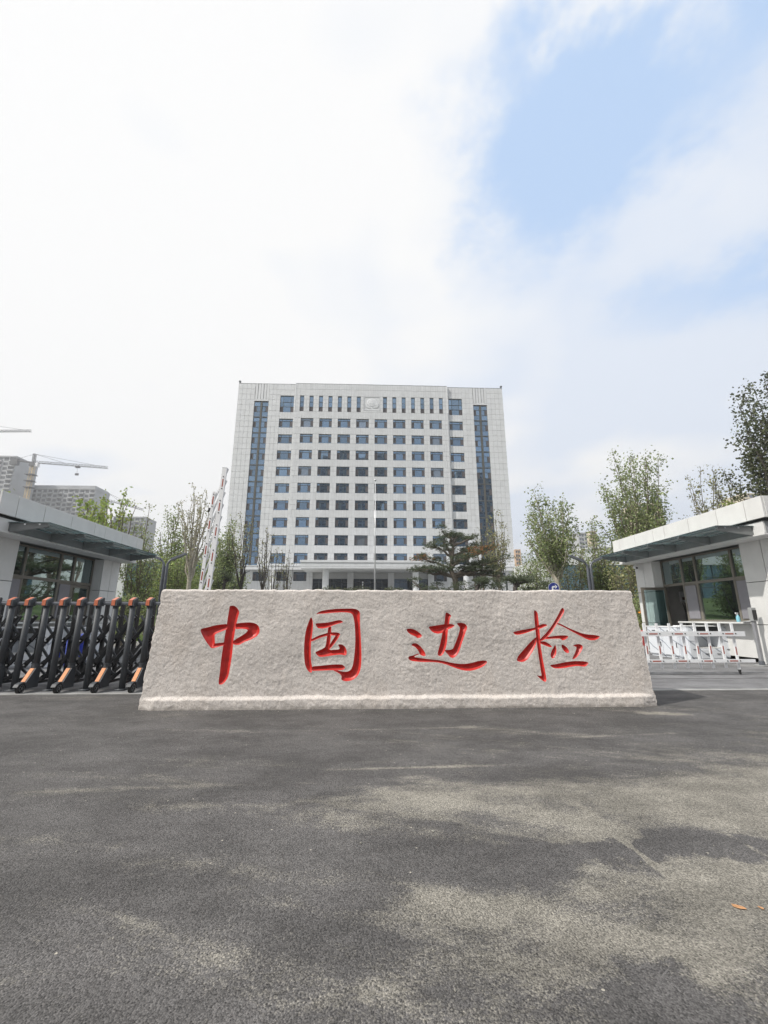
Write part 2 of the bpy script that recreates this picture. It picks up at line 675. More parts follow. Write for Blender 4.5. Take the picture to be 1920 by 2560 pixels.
def granite(name, cols, bump=0.5):
    """rough split granite: cream, pink and grey crystals with dark mica"""
    m, nt, b = new_mat(name)
    N, L = nt.nodes, nt.links
    geo = N.new('ShaderNodeNewGeometry')
    n1 = N.new('ShaderNodeTexNoise')
    n1.inputs['Scale'].default_value = 70
    n1.inputs['Detail'].default_value = 6
    n1.inputs['Roughness'].default_value = 0.7
    L.new(geo.outputs['Position'], n1.inputs['Vector'])
    cr = N.new('ShaderNodeValToRGB')
    el = cr.color_ramp.elements
    el[0].position, el[0].color = 0.30, rgb(cols[0])
    el[1].position, el[1].color = 0.72, rgb(cols[3])
    a = el.new(0.43)
    a.color = rgb(cols[1])
    c = el.new(0.55)
    c.color = rgb(cols[2])
    L.new(n1.outputs['Fac'], cr.inputs[0])
    n2 = N.new('ShaderNodeTexNoise')
    n2.inputs['Scale'].default_value = 2.2
    n2.inputs['Detail'].default_value = 6
    L.new(geo.outputs['Position'], n2.inputs['Vector'])
    mr = N.new('ShaderNodeMapRange')
    mr.inputs['From Min'].default_value = 0.3
    mr.inputs['From Max'].default_value = 0.7
    mr.inputs['To Min'].default_value = 0.88
    mr.inputs['To Max'].default_value = 1.08
    L.new(n2.outputs['Fac'], mr.inputs['Value'])
    sc = N.new('ShaderNodeVectorMath')
    sc.operation = 'SCALE'
    L.new(cr.outputs[0], sc.inputs[0])
    L.new(mr.outputs[0], sc.inputs['Scale'])
    L.new(sc.outputs[0], b.inputs['Base Color'])
    n4 = N.new('ShaderNodeTexNoise')
    n4.inputs['Scale'].default_value = 1.3
    n4.inputs['Detail'].default_value = 8
    n4.inputs['Roughness'].default_value = 0.65
    mp4 = N.new('ShaderNodeMapping')
    mp4.inputs['Scale'].default_value = (1.6, 1.0, 0.6)
    L.new(geo.outputs['Position'], mp4.inputs[0])
    L.new(mp4.outputs[0], n4.inputs['Vector'])
    m4 = N.new('ShaderNodeMapRange')
    m4.inputs['From Min'].default_value = 0.52
    m4.inputs['From Max'].default_value = 0.78
    m4.inputs['To Max'].default_value = 0.22
    L.new(n4.outputs['Fac'], m4.inputs['Value'])
    st = N.new('ShaderNodeMixRGB')
    st.blend_type = 'MULTIPLY'
    st.inputs[2].default_value = (0.80, 0.66, 0.52, 1)
    L.new(m4.outputs[0], st.inputs[0])
    L.new(sc.outputs[0], st.inputs[1])
    # darker grey-brown in ragged tongues along the foot
    sp4 = N.new('ShaderNodeSeparateXYZ')
    L.new(geo.outputs['Position'], sp4.inputs[0])
    n5 = N.new('ShaderNodeTexNoise')
    n5.inputs['Scale'].default_value = 7
    n5.inputs['Detail'].default_value = 6
    L.new(geo.outputs['Position'], n5.inputs['Vector'])
    md = N.new('ShaderNodeMath')
    md.operation = 'MULTIPLY_ADD'
    md.inputs[1].default_value = 0.16
    md.inputs[2].default_value = -0.045
    L.new(n5.outputs['Fac'], md.inputs[0])
    mc = N.new('ShaderNodeMath')
    mc.operation = 'SUBTRACT'
    L.new(md.outputs[0], mc.inputs[0])
    L.new(sp4.outputs[2], mc.inputs[1])
    mr5 = N.new('ShaderNodeMapRange')
    mr5.inputs['From Min'].default_value = -0.01
    mr5.inputs['From Max'].default_value = 0.03
    mr5.inputs['To Max'].default_value = 0.55
    L.new(mc.outputs[0], mr5.inputs['Value'])
    st5 = N.new('ShaderNodeMixRGB')
    st5.inputs[2].default_value = (0.16, 0.145, 0.125, 1)
    L.new(mr5.outputs[0], st5.inputs[0])
    L.new(st.outputs[0], st5.inputs[1])
    L.new(st5.outputs[0], b.inputs['Base Color'])
    b.inputs['Roughness'].default_value = 0.85
    b.inputs['Specular IOR Level'].default_value = 0.3
    n3 = N.new('ShaderNodeTexNoise')
    n3.inputs['Scale'].default_value = 95
    n3.inputs['Detail'].default_value = 5
    n3.inputs['Roughness'].default_value = 0.65
    L.new(geo.outputs['Position'], n3.inputs['Vector'])
    bp = N.new('ShaderNodeBump')
    bp.inputs['Strength'].default_value = bump
    bp.inputs['Distance'].default_value = 0.008
    L.new(n3.outputs['Fac'], bp.inputs['Height'])
    L.new(bp.outputs[0], b.inputs['Normal'])
    return m


M_ = {}
M_['facade'] = mat('facade_granite', (0.595, 0.608, 0.622), 0.6, var=0.05, scale=1.2, island=0.035, streak=0.05)
M_['joint'] = mat('joint_sealant', (0.40, 0.405, 0.41), 0.9)
M_['joint_dark'] = mat('booth_joint', (0.06, 0.06, 0.06), 0.9)
M_['booth'] = mat('booth_granite', (0.66, 0.66, 0.645), 0.5, var=0.05, scale=3.0, island=0.02, bump=0.08, bscale=120, streak=0.02)
M_['frame'] = mat('window_frame_grey', (0.075, 0.085, 0.09), 0.45, var=0.05)
M_['taupe'] = mat('window_frame_taupe', (0.17, 0.155, 0.13), 0.45, var=0.05)
M_['sash'] = mat('vent_sash', (0.085, 0.075, 0.08), 0.6, var=0.1)
M_['olive'] = mat('dark_mullion', (0.075, 0.072, 0.06), 0.5)
M_['steel'] = mat('canopy_steel', (0.20, 0.21, 0.21), 0.5, var=0.08)
M_['soffit'] = mat('soffit_panel', (0.30, 0.31, 0.31), 0.6)
M_['white'] = mat('white_paint', (0.78, 0.79, 0.80), 0.4, var=0.03)
M_['room'] = mat('plaster', (0.55, 0.55, 0.53), 0.9)
M_['greypanel'] = mat('grey_insert_panel', (0.22, 0.215, 0.235), 0.55, var=0.06)
M_['black'] = mat('black_plastic', (0.018, 0.018, 0.02), 0.5)
M_['dark'] = mat('dark_metal', (0.062, 0.068, 0.076), 0.55, var=0.12, scale=9, spec=0.4)
M_['lattice'] = mat('lattice_metal', (0.022, 0.023, 0.026), 0.45, metal=0.2, var=0.1)
M_['orange'] = mat('orange_reflector', (0.52, 0.13, 0.05), 0.35, var=0.1, scale=60, coat=0.6)
M_['rubber'] = mat('rubber', (0.02, 0.02, 0.021), 0.8)
M_['chrome'] = mat('brushed_steel', (0.55, 0.56, 0.57), 0.3, metal=0.9)
M_['red'] = mat('red_reflective', (0.36, 0.075, 0.045), 0.4, var=0.1, scale=50)
M_['glass_blue'] = glass_facade('facade_glass', (0.24, 0.36, 0.51), (0.012, 0.018, 0.026), 0.62, wob=0.25)
M_['glass_curtain'] = glass_facade('curtained_glass', (0.24, 0.32, 0.43), (0.16, 0.18, 0.20), 0.5, wob=0.25)
M_['glass_teal'] = glass_facade('wing_glass', (0.16, 0.27, 0.30), (0.02, 0.035, 0.04), 0.6, wob=0.2)
M_['glass_dark'] = glass_facade('lobby_glass', (0.08, 0.11, 0.15), (0.006, 0.008, 0.01), 0.4, wob=0.2)
M_['glass_booth'] = glass_clear('booth_glass', (0.40, 0.55, 0.57), 0.40)
M_['glass_canopy'] = glass_clear('canopy_glass', (0.88, 0.92, 0.91), 0.05, 0.2)
M_['glass_door'] = glass_clear('door_glass', (0.78, 0.88, 0.88), 0.12)
M_['lamp'] = mat('lamp_post_grey', (0.13, 0.14, 0.16), 0.4, metal=0.3)
M_['bark'] = mat('bark', (0.15, 0.125, 0.10), 0.9, var=0.3, scale=14, bump=0.5, bscale=30)
M_['bark_pale'] = mat('pale_bark', (0.36, 0.33, 0.27), 0.85, var=0.25, scale=9, bump=0.3, bscale=30)
M_['bark_dark'] = mat('dark_bark', (0.07, 0.06, 0.055), 0.9, var=0.3, scale=14, bump=0.5, bscale=30)
M_['leaf_fresh'] = leaf_mat('fresh_leaf', (0.31, 0.39, 0.11))
M_['leaf_mid'] = leaf_mat('mid_leaf', (0.25, 0.30, 0.13))
M_['leaf_dark'] = leaf_mat('dark_leaf', (0.10, 0.115, 0.06), trans=0.3)
M_['leaf_olive'] = leaf_mat('olive_leaf', (0.27, 0.27, 0.13))
M_['needle'] = leaf_mat('pine_needle', (0.10, 0.125, 0.07), trans=0.15)
M_['needle_brown'] = leaf_mat('dry_needle', (0.36, 0.17, 0.06), trans=0.15)
M_['lawn'] = mat('lawn_green', (0.075, 0.11, 0.028), 0.9, var=0.3, scale=5, bump=0.5, bscale=50)
M_['kerb'] = mat('kerb_stone', (0.50, 0.50, 0.49), 0.8, var=0.1)
M_['gravel'] = mat('earth', (0.20, 0.18, 0.14), 0.95, var=0.25, scale=0.6)

# ================================================================ ground
DUST = [(2.5, 3.05, 1.15, 0.42, 12, 0.85), (1.75, 2.15, 0.75, 0.26, 0, 0.75), (1.3, 1.85, 0.6, 0.18, 0, 0.55), (0.5, 2.08, 0.45, 0.16, 0, 0.6),
        (0.3, 1.75, 0.55, 0.2, 0, 0.42), (0.6, 3.2, 0.75, 0.26, 5, 0.45), (3.7, 5.6, 0.35, 0.09, 0, 0.7), (4.4, 3.9, 1.8, 0.7, 10, 0.4),
        (1.62, 2.5, 0.42, 0.085, 0, -1.5), (0.75, 2.46, 0.55, 0.11, 0, -1.0), (0.95, 1.63, 0.25, 0.08, 0, -0.6), (2.4, 2.5, 0.25, 0.07, 0, -1.0), (-0.95, 2.05, 0.35, 0.05, -22, 0.12),
        (-1.0, 3.1, 0.8, 0.06, 8, 0.25), (0.5, 5.5, 2.6, 0.32, 0, -0.5), (-3.2, 3.2, 2.4, 2.4, 0, -0.10), (1.4, 2.6, 2.2, 1.3, 0, 0.16)]
LINES = [(1.36, 2.92, 1.39, 2.28, 0.018, 1.8), (1.98, 2.62, 2.0, 2.38, 0.02, 0.6), (-0.2, 3.74, 1.2, 3.80, 0.025, 0.55), (-1.3, 2.2, -0.7, 1.95, 0.03, 0.14), (2.2, 4.6, 3.6, 4.75, 0.03, 0.4),
         (-3.4, 3.3, 0.6, 3.55, 0.05, 0.28), (-1.2, 4.9, 1.4, 5.05, 0.03, 0.3)]
M_['asphalt'] = asphalt('forecourt_asphalt', (0.092, 0.088, 0.086), (0.222, 0.208, 0.178), DUST, cover=0.40, grain=1.6, lines=LINES)
M_['asphalt_in'] = asphalt('driveway_asphalt', (0.175, 0.175, 0.18), (0.27, 0.265, 0.25), [], cover=0.4, grain=0.5)


def sheet(name, x0, x1, y0, y1, z, m, nx=1, ny=1, follow=False, jitter=None):
    b = MB()
    v, f = [], []
    for j in range(ny + 1):
        for i in range(nx + 1):
            x = x0 + (x1 - x0) * i / nx
            y = y0 + (y1 - y0) * j / ny
            v.append((x, y, (ground_z(y) if follow else 0) + z))
    for j in range(ny):
        for i in range(nx):
            a = j * (nx + 1) + i
            f.append((a, a + 1, a + nx + 2, a + nx + 1))
    b.add(v, f)
    o = b.build(name, m)
    o['kind'] = 'structure'
    return o


# one terrain sheet to the horizon, level at the gate and rising towards the main building
ys = [-1200, -200, 0, 20] + list(range(28, 80, 2)) + [120, 300, 800, 1200]
tb = MB()
tv = []
for y in ys:
    for x in (-1200, -400, -60, 60, 400, 1200):
        tv.append((x, y, ground_z(y) - 0.02))
tf = []
for j in range(len(ys) - 1):
    for i in range(5):
        a = j * 6 + i
        tf.append((a, a + 1, a + 7, a + 6))
tb.add(tv, tf)
o = tb.build('ground', M_['gravel'], smooth=True)
o['kind'] = 'structure'

fore = sheet('forecourt', -60, 60, -60, 7.26, 0.0, M_['asphalt'])
drive = sheet('driveway', -9.3, 10.3, 7.40, 86, 0.004, M_['asphalt_in'], 2, 60, follow=True)
sheet('pavement', -60, -9.31, 7.40, 19.5, 0.004, M_['asphalt_in'])
sheet('pavement', 10.31, 60, 7.40, 19.5, 0.004, M_['asphalt_in'])
kb = MB().box(-60, 60, 7.263, 7.397, -0.1, 0.008)
o = kb.build('kerb_strip', mat('concrete_edge', (0.30, 0.30, 0.29), 0.9, var=0.2, scale=4))
o['kind'] = 'structure'
kb = MB().box(4.2, 9.9, 9.22, 9.235, 0.0, 0.0075)
kb.box(4.0, 9.9, 8.62, 8.632, 0.0, 0.0075)
kb.build('expansion_joint', mat('joint_tar', (0.05, 0.05, 0.05), 0.9), drive)

# lawns behind the booths with their kerbs
for sx in (-1, 1):
    xa, xb = (-60, -9.6) if sx < 0 else (10.6, 60)
    sheet('lawn', xa, xb, 20.2, 80, 0.01, M_['lawn'], 4, 40, follow=True)
    k = MB().box(xa - 0.15, xb + 0.15, 20.03, 20.18, -0.1, 0.14)
    for j in range(30):
        ya, yb = 20.2 + j * 2, 22.2 + j * 2
        xk = xb if sx < 0 else xa
        k.add([(xk, ya, ground_z(ya) - .1), (xk + .15 * -sx, ya, ground_z(ya) - .1), (xk, yb, ground_z(yb) - .1), (xk + .15 * -sx, yb, ground_z(yb) - .1),
               (xk, ya, ground_z(ya) + .14), (xk + .15 * -sx, ya, ground_z(ya) + .14), (xk, yb, ground_z(yb) + .14), (xk + .15 * -sx, yb, ground_z(yb) + .14)],
              [(0, 1, 5, 4), (2, 6, 7, 3), (0, 4, 6, 2), (1, 3, 7, 5), (4, 5, 7, 6)])
    o = k.build('kerb', M_['kerb'])
    o['kind'] = 'structure'

rg = random.Random(4)
gb = MB()
for _ in range(9000):
    x = rg.uniform(-24, -9.8)
    y = 20.3 + 20 * rg.random() ** 1.5
    a = rg.uniform(0, 6.28)
    h = rg.uniform(0.05, 0.12)
    w = 0.02
    z = ground_z(y) + 0.008
    gb.add([(x - w * math.cos(a), y - w * math.sin(a), z), (x + w * math.cos(a), y + w * math.sin(a), z), (x + rg.uniform(-.04, .04), y + rg.uniform(-.04, .04), z + h)], [(0, 1, 2)])
o = gb.build('grass', leaf_mat('grass_blade', (0.13, 0.20, 0.03)))
tag(o, 'short bright grass on the lawn beyond the folding gate', 'grass', kind='stuff')

# two flecks of orange marking paint on the asphalt
pm = MB()
for (cx, cy, w, h, a) in ((1.53, 2.03, 0.014, 0.026, 0.9), (1.615, 2.02, 0.007, 0.012, 0.4)):
    pts = []
    for k in range(11):
        t = 2 * math.pi * k / 11
        q = 0.75 + 0.35 * rg.random()
        u, w2 = w * q * math.cos(t), h * q * math.sin(t)
        pts.append((cx + u * math.cos(a) - w2 * math.sin(a), cy + u * math.sin(a) + w2 * math.cos(a), 0.004))
    pm.add(pts, [tuple(range(11))])
pm.build('paint_fleck', mat('orange_paint', (0.50, 0.26, 0.12), 0.8, var=0.3, scale=80), fore)

# loose grit and small stones lying on the forecourt
gm = MB()
for _ in range(260):
    y = 1.6 + 5.2 * rg.random() ** 0.8
    x = rg.uniform(-1.05, 1.1) * (y + 0.6)
    if -2.9 < x < 3.9 and y > 5.93:
        continue
    s = rg.choice([0.003, 0.003, 0.004, 0.005, 0.008]) * rg.uniform(0.7, 1.3)
    vv = [(x + s * rg.uniform(.6, 1.2), y, s * .3), (x, y + s * rg.uniform(.6, 1.2), s * .3), (x - s * rg.uniform(.6, 1.2), y, s * .3), (x, y - s * rg.uniform(.6, 1.2), s * .3), (x, y, s * 1.1), (x, y, -s * .2)]
    gm.add(vv, [(0, 1, 4), (1, 2, 4), (2, 3, 4), (3, 0, 4), (1, 0, 5), (2, 1, 5), (3, 2, 5), (0, 3, 5)])
for _ in range(260):
    x, y = rg.uniform(-2.95, 3.95), 6.0 - abs(rg.gauss(0, 0.05)) - 0.005
    s = rg.choice([0.003, 0.004, 0.005, 0.007]) * rg.uniform(0.7, 1.4)
    vv = [(x + s, y, s * .3), (x, y + s * .8, s * .3), (x - s * .9, y, s * .3), (x, y - s, s * .3), (x, y, s * 1.1), (x, y, -s * .2)]
    gm.add(vv, [(0, 1, 4), (1, 2, 4), (2, 3, 4), (3, 0, 4), (1, 0, 5), (2, 1, 5), (3, 2, 5), (0, 3, 5)])
o = gm.build('gravel', mat('loose_grit', (0.26, 0.25, 0.22), 0.9, var=0.3, scale=40, island=0.3))
tag(o, 'loose pale grit scattered over the asphalt forecourt', 'gravel', kind='stuff')

# ================================================================ engraved stone
STROKES = [
[[(-1.881,1.31),(-1.826,1.314),(-1.788,1.295),(-1.752,1.25),(-1.743,1.22),(-1.755,1.167),(-1.768,1.088),(-1.776,1.031),(-1.782,0.98),(-1.784,0.93),(-1.791,0.868),(-1.793,0.806),(-1.792,0.707),(-1.799,0.609),(-1.805,0.531),(-1.815,0.428),(-1.829,0.378),(-1.854,0.339),(-1.882,0.307),(-1.924,0.299),(-1.939,0.313),(-1.941,0.357),(-1.935,0.441),(-1.933,0.525),(-1.932,0.616),(-1.926,0.72),(-1.916,0.831),(-1.908,0.949),(-1.899,1.031),(-1.894,1.119),(-1.886,1.221),(-1.881,1.279)],
 [(-2.24,1.003),(-2.218,1.012),(-2.133,1.031),(-2.052,1.053),(-1.976,1.064),(-1.886,1.072),(-1.881,1.006),(-1.943,0.98),(-2.004,0.956),(-2.047,0.934),(-2.045,0.906),(-2.031,0.819),(-2.05,0.76),(-2.078,0.758),(-2.125,0.81),(-2.175,0.872),(-2.217,0.937),(-2.237,0.975)],
 [(-2.055,0.816),(-1.98,0.824),(-1.904,0.832),(-1.894,0.797),(-1.951,0.785),(-2.0,0.772),(-2.05,0.757),(-2.076,0.763)],
 [(-1.796,1.069),(-1.745,1.081),(-1.681,1.087),(-1.603,1.092),(-1.545,1.086),(-1.498,1.07),(-1.467,1.04),(-1.451,0.999),(-1.454,0.955),(-1.481,0.914),(-1.524,0.886),(-1.579,0.858),(-1.642,0.84),(-1.685,0.812),(-1.719,0.796),(-1.799,0.806),(-1.805,0.837),(-1.766,0.871),(-1.711,0.902),(-1.656,0.936),(-1.62,0.968),(-1.609,0.99),(-1.636,1.003),(-1.688,1.009),(-1.739,1.005),(-1.778,1.005),(-1.792,1.031)]],
[[(-0.763,1.163),(-0.751,1.139),(-0.739,1.096),(-0.736,1.036),(-0.738,0.975),(-0.746,0.904),(-0.753,0.844),(-0.754,0.785),(-0.752,0.697),(-0.747,0.621),(-0.738,0.562),(-0.727,0.516),(-0.724,0.47),(-0.733,0.441),(-0.752,0.446),(-0.78,0.467),(-0.809,0.511),(-0.827,0.569),(-0.838,0.65),(-0.844,0.738),(-0.843,0.832),(-0.837,0.94),(-0.819,1.03),(-0.794,1.102),(-0.778,1.145)],
 [(-0.705,1.198),(-0.674,1.221),(-0.631,1.242),(-0.569,1.256),(-0.475,1.267),(-0.381,1.273),(-0.286,1.278),(-0.198,1.278),(-0.154,1.27),(-0.119,1.252),(-0.099,1.224),(-0.097,1.187),(-0.098,1.114),(-0.093,1.023),(-0.085,0.927),(-0.078,0.813),(-0.071,0.695),(-0.071,0.595),(-0.076,0.519),(-0.089,0.456),(-0.116,0.404),(-0.158,0.364),(-0.212,0.339),(-0.279,0.333),(-0.321,0.345),(-0.337,0.359),(-0.331,0.382),(-0.338,0.411),(-0.372,0.437),(-0.421,0.46),(-0.452,0.475),(-0.391,0.471),(-0.33,0.457),(-0.287,0.452),(-0.245,0.456),(-0.208,0.479),(-0.188,0.52),(-0.175,0.584),(-0.166,0.665),(-0.158,0.783),(-0.157,0.903),(-0.165,1.023),(-0.176,1.114),(-0.193,1.181),(-0.216,1.212),(-0.254,1.224),(-0.317,1.227),(-0.411,1.223),(-0.505,1.217),(-0.599,1.209),(-0.661,1.203)],
 [(-0.734,0.522),(-0.649,0.527),(-0.564,0.536),(-0.466,0.544),(-0.375,0.547),(-0.326,0.542),(-0.298,0.526),(-0.288,0.503),(-0.3,0.483),(-0.343,0.473),(-0.422,0.474),(-0.513,0.472),(-0.604,0.469),(-0.683,0.467),(-0.728,0.464)],
 [(-0.708,1.078),(-0.644,1.081),(-0.563,1.086),(-0.495,1.097),(-0.433,1.113),(-0.377,1.122),(-0.346,1.115),(-0.326,1.095),(-0.345,1.086),(-0.407,1.072),(-0.469,1.05),(-0.518,1.029),(-0.561,1.016),(-0.617,1.01),(-0.667,1.014),(-0.689,1.036)],
 [(-0.53,1.029),(-0.486,1.038),(-0.485,0.999),(-0.488,0.951),(-0.489,0.903),(-0.494,0.844),(-0.502,0.796),(-0.509,0.749),(-0.505,0.719),(-0.558,0.72),(-0.571,0.749),(-0.554,0.796),(-0.545,0.862),(-0.534,0.951)],
 [(-0.757,0.868),(-0.712,0.892),(-0.651,0.918),(-0.59,0.939),(-0.534,0.95),(-0.466,0.962),(-0.404,0.958),(-0.361,0.944),(-0.378,0.903),(-0.408,0.855),(-0.443,0.808),(-0.485,0.755),(-0.503,0.737),(-0.513,0.761),(-0.493,0.814),(-0.463,0.861),(-0.434,0.903),(-0.422,0.918),(-0.477,0.92),(-0.527,0.918),(-0.588,0.903),(-0.65,0.883),(-0.71,0.856),(-0.753,0.838)],
 [(-0.697,0.702),(-0.656,0.72),(-0.607,0.74),(-0.565,0.767),(-0.51,0.761),(-0.5,0.728),(-0.441,0.734),(-0.367,0.737),(-0.368,0.76),(-0.381,0.784),(-0.394,0.799),(-0.363,0.805),(-0.326,0.799),(-0.294,0.772),(-0.275,0.736),(-0.268,0.695),(-0.276,0.663),(-0.304,0.66),(-0.341,0.672),(-0.396,0.669),(-0.458,0.661),(-0.519,0.652),(-0.58,0.643),(-0.629,0.642),(-0.666,0.664)]],
[[(0.54,0.999),(0.575,1.01),(0.628,1.004),(0.681,0.981),(0.734,0.941),(0.755,0.913),(0.737,0.889),(0.695,0.884),(0.668,0.88),(0.684,0.893),(0.634,0.915),(0.582,0.941),(0.548,0.974)],
 [(0.598,0.788),(0.625,0.815),(0.671,0.817),(0.716,0.788),(0.76,0.741),(0.789,0.698),(0.8,0.651),(0.773,0.648),(0.736,0.659),(0.714,0.68),(0.699,0.72),(0.67,0.756),(0.632,0.781)],
 [(0.717,0.684),(0.706,0.669),(0.668,0.659),(0.634,0.637),(0.697,0.627),(0.788,0.616),(0.87,0.606),(0.976,0.597),(1.073,0.579),(1.163,0.557),(1.261,0.546),(1.351,0.547),(1.443,0.563),(1.52,0.585),(1.589,0.591),(1.627,0.586),(1.633,0.57),(1.62,0.545),(1.577,0.513),(1.515,0.485),(1.43,0.461),(1.347,0.457),(1.265,0.472),(1.168,0.504),(1.064,0.544),(0.975,0.565),(0.869,0.573),(0.749,0.573),(0.659,0.58),(0.588,0.591),(0.562,0.616),(0.561,0.634),(0.581,0.65),(0.623,0.655),(0.668,0.673)],
 [(1.092,1.227),(1.126,1.218),(1.16,1.188),(1.165,1.172),(1.147,1.151),(1.138,1.106),(1.128,1.039),(1.112,0.98),(1.104,0.907),(1.096,0.834),(1.079,0.762),(1.055,0.704),(1.031,0.665),(1.0,0.647),(0.97,0.654),(0.96,0.669),(0.967,0.704),(0.988,0.769),(1.014,0.863),(1.036,0.951),(1.058,1.025),(1.072,1.099),(1.082,1.173)],
 [(0.839,1.034),(0.912,1.043),(0.99,1.056),(1.067,1.065),(1.137,1.071),(1.186,1.065),(1.212,1.043),(1.181,1.025),(1.142,1.006),(1.103,0.995),(1.064,0.966),(1.017,0.945),(0.963,0.94),(0.91,0.955),(0.873,0.984)],
 [(1.233,1.076),(1.268,1.085),(1.322,1.084),(1.36,1.069),(1.381,1.039),(1.379,1.002),(1.359,0.965),(1.342,0.921),(1.32,0.863),(1.295,0.805),(1.273,0.747),(1.252,0.696),(1.22,0.653),(1.181,0.625),(1.143,0.625),(1.121,0.643),(1.092,0.679),(1.062,0.711),(1.071,0.729),(1.124,0.727),(1.166,0.736),(1.182,0.754),(1.211,0.819),(1.241,0.885),(1.266,0.951),(1.284,1.01),(1.266,1.043)]],
[[(2.338,1.259),(2.366,1.248),(2.385,1.217),(2.388,1.156),(2.39,1.066),(2.391,0.985),(2.39,0.889),(2.389,0.785),(2.397,0.683),(2.407,0.565),(2.419,0.472),(2.428,0.387),(2.431,0.334),(2.417,0.311),(2.389,0.319),(2.35,0.349),(2.312,0.384),(2.301,0.399),(2.345,0.389),(2.37,0.386),(2.364,0.434),(2.358,0.527),(2.35,0.628),(2.343,0.746),(2.338,0.873),(2.335,0.986),(2.332,1.107),(2.333,1.197)],
 [(2.015,0.954),(2.041,0.968),(2.136,0.986),(2.239,1.003),(2.334,1.022),(2.396,1.054),(2.448,1.069),(2.491,1.066),(2.513,1.046),(2.471,1.034),(2.426,1.014),(2.382,0.998),(2.313,0.986),(2.226,0.957),(2.131,0.929),(2.047,0.923)],
 [(2.336,0.897),(2.295,0.865),(2.231,0.81),(2.167,0.746),(2.104,0.684),(2.059,0.637),(2.038,0.59),(2.066,0.573),(2.128,0.568),(2.18,0.589),(2.226,0.644),(2.273,0.707),(2.312,0.77),(2.332,0.813),(2.34,0.857)],
 [(2.381,0.833),(2.444,0.837),(2.485,0.821),(2.524,0.793),(2.553,0.761),(2.521,0.757),(2.472,0.773),(2.423,0.793),(2.391,0.809)],
 [(2.746,1.294),(2.768,1.271),(2.769,1.238),(2.742,1.189),(2.703,1.14),(2.664,1.091),(2.625,1.042),(2.576,0.977),(2.528,0.921),(2.473,0.873),(2.42,0.845),(2.381,0.833),(2.378,0.849),(2.415,0.889),(2.47,0.937),(2.526,0.993),(2.574,1.05),(2.623,1.115),(2.673,1.189),(2.714,1.255)],
 [(2.636,1.074),(2.671,1.081),(2.736,1.05),(2.818,1.009),(2.899,0.977),(2.981,0.944),(3.056,0.927),(3.149,0.922),(3.216,0.91),(3.24,0.897),(3.212,0.872),(3.166,0.852),(3.106,0.848),(3.048,0.862),(2.976,0.9),(2.895,0.941),(2.815,0.985),(2.734,1.03),(2.661,1.06)],
 [(2.457,0.885),(2.535,0.901),(2.62,0.911),(2.706,0.917),(2.774,0.914),(2.796,0.9),(2.77,0.876),(2.725,0.852),(2.695,0.85),(2.676,0.873),(2.617,0.873),(2.532,0.87),(2.464,0.865)],
 [(2.597,0.799),(2.605,0.753),(2.604,0.698),(2.586,0.651),(2.558,0.616),(2.532,0.613),(2.516,0.635),(2.518,0.675),(2.543,0.722),(2.572,0.761)],
 [(2.689,0.797),(2.726,0.781),(2.764,0.745),(2.781,0.705),(2.773,0.68),(2.741,0.683),(2.706,0.713),(2.681,0.753),(2.68,0.781)],
 [(2.835,0.775),(2.871,0.794),(2.923,0.802),(2.968,0.788),(2.979,0.764),(2.964,0.721),(2.925,0.673),(2.878,0.626),(2.833,0.603),(2.809,0.599),(2.828,0.634),(2.864,0.689),(2.892,0.753),(2.877,0.768)],
 [(2.489,0.526),(2.55,0.534),(2.635,0.549),(2.737,0.568),(2.839,0.578),(2.94,0.577),(3.006,0.569),(3.038,0.555),(3.018,0.524),(2.973,0.502),(2.924,0.509),(2.874,0.515),(2.789,0.505),(2.704,0.49),(2.62,0.481),(2.554,0.485),(2.514,0.503)]]]


ST_Y, ST_TOP = 6.07, 1.53


def vnoise(u, v, seed):
    """smooth value noise on arrays"""
    iu, iv = np.floor(u).astype(np.int64), np.floor(v).astype(np.int64)
    fu, fv = u - iu, v - iv
    fu = fu * fu * (3 - 2 * fu)
    fv = fv * fv * (3 - 2 * fv)

    def h(a, b):
        n = (a * 374761393 + b * 668265263 + seed * 982451653) & 0xffffffff
        n = ((n ^ (n >> 13)) * 1274126177) & 0xffffffff
        n = n ^ (n >> 16)
        return (n & 0xffff) / 65535.0
    return (h(iu, iv) * (1 - fu) + h(iu + 1, iv) * fu) * (1 - fv) + (h(iu, iv + 1) * (1 - fu) + h(iu + 1, iv + 1) * fu) * fv


def rock(u, v, s=0):
    """chiselled relief in metres: slanting tool dents over broad undulation"""
    p, q = u * 0.80 - v * 0.60, u * 0.60 + v * 0.80
    wob = vnoise(u * 3, v * 3, 91 + s) * 0.12
    d1 = vnoise((p + wob) * 7.0, q * 14.0, 1 + s) - 0.5
    d2 = vnoise((p + wob) * 17.0, q * 34.0, 2 + s) - 0.5
    d3 = vnoise(u * 44, v * 44, 3 + s) - 0.5
    d4 = vnoise(u * 85, v * 85, 4 + s) - 0.5
    b = vnoise(u * 1.3, v * 1.7, 5 + s) - 0.5
    return b * 0.018 + d1 * 0.0055 + d2 * 0.0055 + d3 * 0.003 + d4 * 0.0032


def chaikin(poly):
    o = []
    for i in range(len(poly)):
        a, b = poly[i], poly[(i + 1) % len(poly)]
        o.append((a[0] * .75 + b[0] * .25, a[1] * .75 + b[1] * .25))
        o.append((a[0] * .25 + b[0] * .75, a[1] * .25 + b[1] * .75))
    return o


